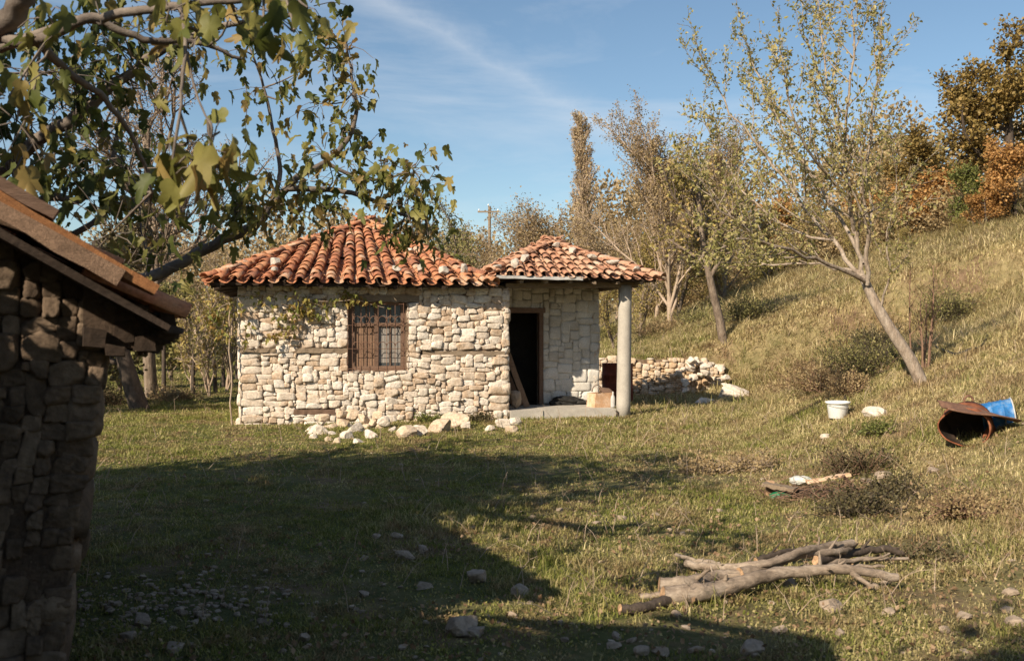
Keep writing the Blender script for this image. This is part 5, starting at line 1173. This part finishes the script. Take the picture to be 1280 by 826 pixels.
for i, (px, py, r, h, bk, lf, lab) in enumerate(bl):
    bush('bush' if h > .3 else 'weed_clump', lab, gp(px, py), r, h, 600 + i, bk, lf, n=int(60 + 60 * r), lsize=.022 + .0016 * gp(px, py)[1] * .6, keep=.6 if gp(px, py)[1] < 12 else .8)
TH = bush('thicket', 'dense low thicket on the crest left of the apple tree fork', px_tree(1035, 44), 2.4, 2.3, 690, 'bark', 'leaf_brown', n=420, lsize=.13, per=4, group='dense thickets along the crest', spread=.12, up=.7, cat='thicket')
for i, (px, Y, k, lab) in enumerate(((880, 42, .7, 'dense low thicket on the crest left of the pear tree'), (918, 45, .8, 'dense low thicket on the crest right of the pear tree'), (960, 47, .9, 'dense low thicket on the crest between pear and apple trees'), (998, 46, .9, 'dense low thicket on the crest under the lowest apple limb'), (1072, 46, 1., 'dense low thicket on the crest behind the apple fork'), (1112, 48, 1., 'dense low thicket on the crest right of the apple fork'), (1150, 44, 1., 'dense low thicket under the rusty orange maple'), (845, 44, .8, 'dense low thicket at the foot of the slope behind the wall'), (1190, 42, .9, 'dense low thicket left of the green maple'), (1250, 40, .9, 'dense low thicket under the big oak'))):
    copy_tree(TH, px_tree(px, Y), i * 1.3, k, lab, 'dense thickets along the crest')
# sapling
def sapling():
    rng = np.random.default_rng(171); b = gp(1156, 462); T = thing('sapling', 'clump of thin reddish bare stems right of the apple trunk', 'sapling', b); g = G(); s = []
    cfg = dict(levels=2, segs=(7, 3), sides=(5, 3), wob=(.04, .12), up=(.05, .1), kids=(9,), t0=(.35,), ratio=(.25,), ang=(40,), lstep=.12, rmin=.004)
    for i in range(6): grow(g, rng, cfg, np.array([rng.normal(0, .07), rng.normal(0, .07), -.05]), norm(np.array([rng.normal(0, .10), rng.normal(0, .1), 1])), rng.uniform(.8, 1.75), .016, 0, s)
    g.build('stems', M['bark_red'], T); g2 = G(); scatter_leaves(g2, rng, s, 1, .05, LEAF4, spread=.03, keep=.35); g2.build('foliage', M['leaf_brown'], T, smooth=False)
sapling()
# grapevine on the left half of the front wall
def vine():
    rng = np.random.default_rng(181); T = thing('grapevine', 'straggling grapevine with yellowing leaves under the left eave of the cottage', 'vine', cw(-.1, -.1, 0), CA); g = G(); s = []
    paths = [[(-.10, -.12, 0), (-.12, -.11, .9), (-.14, -.1, 1.7), (-.1, -.10, 2.1), (.3, -.13, 2.22), (.9, -.12, 2.2), (1.5, -.12, 2.1), (2.0, -.13, 2.12), (2.45, -.13, 1.98)],
             [(.3, -.13, 2.2), (.5, -.12, 2.0), (.75, -.11, 1.8), (.8, -.1, 1.55)], [(.9, -.12, 2.2), (1.1, -.12, 1.95), (1.45, -.1, 1.85)], [(1.9, -.12, 2.12), (1.75, -.14, 2.22), (1.6, -.12, 2.05)], [(-.1, -.1, 2.1), (-.3, -.15, 1.95), (-.45, -.1, 1.6)], [(.0, -.12, 2.15), (.1, -.11, 1.9), (.2, -.1, 1.6), (.15, -.1, 1.3)], [(1.2, -.12, 2.15), (.95, -.1, 2.0), (.7, -.1, 2.05)]]
    for P in paths:
        P = np.array(P, float) + [.1, .08, 0]; P = smooth_path(P, 5); P[1:] += rng.normal(0, .012, (len(P) - 1, 3)); tube(g, P, np.linspace(.014 if P[0][2] < .5 else .008, .004, len(P)), 5)
        for p in P:
            if p[2] > 1.25 and rng.random() < .9: s.append((*(p + rng.normal(0, .05, 3) * [1, .5, 1]), 0, -.3, 0))
    for (u, z, n) in ((1.05, 2.05, 18), (1.25, 1.95, 18), (1.0, 1.9, 14), (1.95, 2.15, 16), (1.8, 2.2, 12), (.75, 1.75, 12), (.65, 1.6, 9), (-.35, 1.75, 20), (-.45, 1.9, 16), (.35, 2.1, 9), (1.4, 2.1, 10), (-.30, 1.55, 10), (.7, 1.5, 6), (.9, 1.6, 6)):
        for k in range(n): s.append((u + .1 + rng.normal(0, .09), -.04 + rng.normal(0, .035), z + rng.normal(0, .08), 0, -.3, 0))
    for q in s[-60:]: tube(g, [np.array(q[:3]) + [rng.normal(0, .08), .03, .08], np.array(q[:3])], .003, 3)
    g.build('stems', M['bark_pink'], T); g2 = G(); scatter_leaves(g2, rng, s, 1, .085, LEAFF, droop=.7, spread=.02, along=.4); g2.build('foliage', M['leaf_vine'], T, smooth=False)
vine()

# fence posts far left, utility pole
def fence():
    rng = np.random.default_rng(191); T = thing('wire_fence', 'old wire fence on crooked wooden posts left of the cottage', 'fence', px_tree(240, 26)); o = np.array(T.location); tops = []
    for (px, Y) in ((205, 24.5), (241, 25.5), (258, 27), (270, 26), (280, 28.5), (289, 30), (296, 32), (302, 34)):
        b = px_tree(px, Y) - o; g = G(); h = rng.uniform(.95, 1.25); l = rng.normal(0, .05, 2); tube(g, [b - [0, 0, .2], b + [l[0] * .5, l[1] * .5, h / 2], b + [l[0], l[1], h]], [.06, .052, .045], 8, True); g.build('post', M['bark_dark'], T); tops.append(b + np.array([l[0], l[1], h]))
    g = G()
    for f in (.08, .45, .8):
        tube(g, [t - [0, 0.05, f] for t in tops], .004, 4)
    g.build('wire', M['rust'], T)
fence()
def pole():
    b = px_tree(612, 80); T = thing('utility_pole', 'grey wooden utility pole with a crossarm and insulators above the trees', 'pole', b); h = EYE + (413 - 258) / FPX * 80 - b[2]
    g = G(); tube(g, [[0, 0, -.3], [0, 0, h / 2], [0, 0, h]], [.17, .15, .12], 10, True); g.build('shaft', M['wood'], T)
    g = G(); beam(g, (-.95, -.1, h - .45), (.75, -.1, h - .45), .1, .12); g.build('crossarm', M['wood'], T, smooth=False)
    for x in (-.85, -.1, .68):
        g = G(); lathe(g, [(0, 0), (.05, 0), (.04, .04), (.06, .05), (.06, .11), (.04, .14), (.03, .17), (0, .18)], 12, np.array(Matrix.Translation((x, -.1, h - .4 + (.4 if x == -.1 else 0))))); g.build('insulator', M['white'], T)
pole()

# ------------------------------------------------------------------ grass and litter
def mask_out(x, y):
    u, v = cottage_uv(x, y)
    m = ((u > -.05) & (u < WL + .05) & (v > -.06) & (v < WD)) | ((u > WL - .05) & (u < 6.95) & (v > -.08) & (v < 4.4))
    dx, dy = x + 1.72, y - 4.15; us = dx * .914 + dy * .407; vs = -dx * .407 + dy * .914
    m |= (us < -.12) & (us > -4.5) & (vs > -.02) & (vs < 3.0)
    m |= (np.hypot((x - 2.33), (y - 22.0)) < .35)
    m |= (y > 23.95) & (y < 24.4) & (x > .8) & (x < 5.0)
    return m
def pnoise(x, y, f, s=0.):
    P = np.stack([x, y, np.zeros_like(x) + s], -1); return wob3(P, f, s)
def grass():
    rng = np.random.default_rng(201)
    ys = np.linspace(3.0, 48, 4000); rho = 1.0 / (1 + (ys / 7.0) ** 1.85); pdf = rho * ys; cdf = np.cumsum(pdf); cdf /= cdf[-1]
    NT = 118000; per = 10
    ty = np.interp(rng.random(NT), cdf, ys); tx = rng.uniform(-.62, .62, NT) * ty + rng.uniform(-.5, .5, NT)
    fld = pnoise(tx, ty, .9, 2.); bare = pnoise(tx, ty, 2.1, 5.)
    keep = ~mask_out(tx, ty) & (rng.random(NT) < np.clip(.95 - 1.3 * np.clip(bare - .1, 0, 1), np.where(ty > 12, .85, .06), 1))
    gx = (tx + 2.2) ** 2 / 1.1 + (ty - 5.85) ** 2 / .25   # gravel
    keep &= (gx > 1) | (rng.random(NT) < .4)
    tx, ty, fld = tx[keep], ty[keep], fld[keep]
    n2 = 68000; y2 = 10 + 36 * rng.random(n2) ** .9; x2 = rng.uniform(1.5, .62 * 46, n2); k2 = (x2 < y2 * .62) & (x2 > 2.2 + .05 * y2) & ~mask_out(x2, y2); main = len(tx)
    tx = np.concatenate([tx, x2[k2]]); ty = np.concatenate([ty, y2[k2]]); fld = np.concatenate([fld, pnoise(x2[k2], y2[k2], .9, 2.)]); n0 = len(tx)
    tall = np.clip(.5 + .8 * fld, 0, 1) ** 2; dryp = sstep(tx, 0, 5)
    th = (.010 + .016 * rng.random(n0) + .036 * tall * rng.random(n0) + .02 * dryp * rng.random(n0)) * (1 + .022 * ty)
    th *= 1 + .9 * sstep(tx, 3.5, 6) * sstep(ty, 9, 15) * np.clip(.6 + fld, 0, 1.5)
    th[main:] *= 1.7
    th = np.maximum(th, np.where(ty > 12, .0042, .0012) * ty * rng.uniform(.6, 1.3, n0) * sstep(tx, -2, 4))
    tuft = rng.random(n0) < .03; th[tuft] *= 2.2
    tx = np.repeat(tx, per); ty = np.repeat(ty, per); th = np.repeat(th, per); n = len(tx)
    k = 1 + ty / 12
    x = tx + rng.normal(0, .028, n) * k; y = ty + rng.normal(0, .028, n) * k
    ok = ~mask_out(x, y); x, y, th, k = x[ok], y[ok], th[ok], k[ok]; n = len(x); z = height(x, y) - .006
    h = th * rng.uniform(.5, 1.25, n); a = rng.uniform(0, 6.283, n); dx, dy = np.cos(a), np.sin(a); w = .0019 * (.7 + y / 6) * rng.uniform(.7, 1.3, n); bend = rng.uniform(.2, 1.7, n) * h
    px_, py_ = -dy, dx
    B = np.stack([x, y, z], 1); D = np.stack([dx, dy, 0 * dx], 1); Pp = np.stack([px_, py_, 0 * dx], 1); U = np.array([0, 0, 1.])
    V = np.empty((n, 5, 3)); V[:, 0] = B - Pp * w[:, None]; V[:, 1] = B + Pp * w[:, None]
    mid = B + D * (bend * .3)[:, None] + U * (h * .62)[:, None]; V[:, 2] = mid + Pp * (w * .75)[:, None]; V[:, 3] = mid - Pp * (w * .75)[:, None]
    V[:, 4] = B + D * bend[:, None] + U * (h * .98)[:, None]
    off = (np.arange(n) * 5)[:, None]; g = G(); g.add(V.reshape(-1, 3), off + np.array([[0, 1, 2, 3]])); g.F[3] = [off + np.array([[3, 2, 4]])]
    tag(g.build('grass', M['grass'], smooth=False), 'short green and straw coloured grass covering the yard and slope', 'grass', kind='stuff')
grass()
def clover():
    rng = np.random.default_rng(205); n = 90000
    y = 3.6 + 20 * rng.random(n) ** 1.7; x = rng.uniform(-.62, .62, n) * y; ok = ~mask_out(x, y) & (pnoise(x, y, 1.6, 3.) > -.25 + .5 * rng.random(n)); x, y = x[ok], y[ok]
    o = np.zeros_like(x); s = np.stack([x, y, height(x, y) + rng.uniform(.004, .035, len(x)), o, o, o], 1); g = G(); scatter_leaves(g, rng, s, 1, .017, LEAF4, droop=0, spread=.006)
    tag(g.build('clover', M['grass'], smooth=False), 'low clover and broad leaved ground cover between the grass', 'clover', kind='stuff')
clover()
def litter():
    rng = np.random.default_rng(211); n = 15000
    y = 3.6 + 16 * rng.random(n) ** 1.8; x = rng.uniform(-.6, .6, n) * y; ok = ~mask_out(x, y) & ((pnoise(x, y, 1.2, 8.) > .0) | (x > .5)); x, y = x[ok], y[ok]
    s = np.stack([x, y, height(x, y) + .02, np.zeros_like(x), np.zeros_like(x), np.zeros_like(x)], 1); g = G(); scatter_leaves(g, rng, s, 1, .032, LEAF4, droop=0, spread=.01)
    tag(g.build('fallen_leaves', M['deadleaf'], smooth=False), 'small brown fallen leaves scattered in the grass', 'leaves', kind='stuff')
    g = G()
    for i in range(520):
        yy = 4.2 + 9 * rng.random() ** 1.4; xx = rng.uniform(-.5, .56) * yy
        if mask_out(np.array(xx), np.array(yy)): continue
        sz = .012 + .03 * rng.random() ** 3; stone(g, rng, on(xx, yy) + [0, 0, sz * .2], (sz * 1.3, sz, sz * .7), n=3, planes=8, cut=.6, nz=.1)
    tag(g.build('pebbles', M['soilstone'], smooth=False), 'small pebbles lying loose in the turf', 'pebbles', kind='stuff')
    # tall dry stalks
    g = G(); n = 1100; y = 5.5 + 24 * rng.random(n) ** 1.1; x = rng.uniform(-.5, .6, n) * y
    for xx, yy in zip(x, y):
        if mask_out(np.array(xx), np.array(yy)) or (xx < 0 and rng.random() < .6): continue
        p = on(xx, yy); h = rng.uniform(.08, .16) + .01 * yy * rng.random(); l = rng.normal(0, .10, 2); tube(g, [p, p + [l[0] * .4, l[1] * .4, h * .6], p + [l[0], l[1], h]], [.0022 * (1 + yy / 12), .0018 * (1 + yy / 12), .0008], 3)
        for k in range(3):
            q = p + np.array([l[0], l[1], h]) * rng.uniform(.5, 1); tube(g, [q, q + rng.normal(0, .03, 3) + [0, 0, .03]], [.0015, .001], 3)
    tag(g.build('dry_stalks', M['bark_pink']), 'thin dry weed stalks standing in the grass', 'weeds', kind='stuff')
litter()
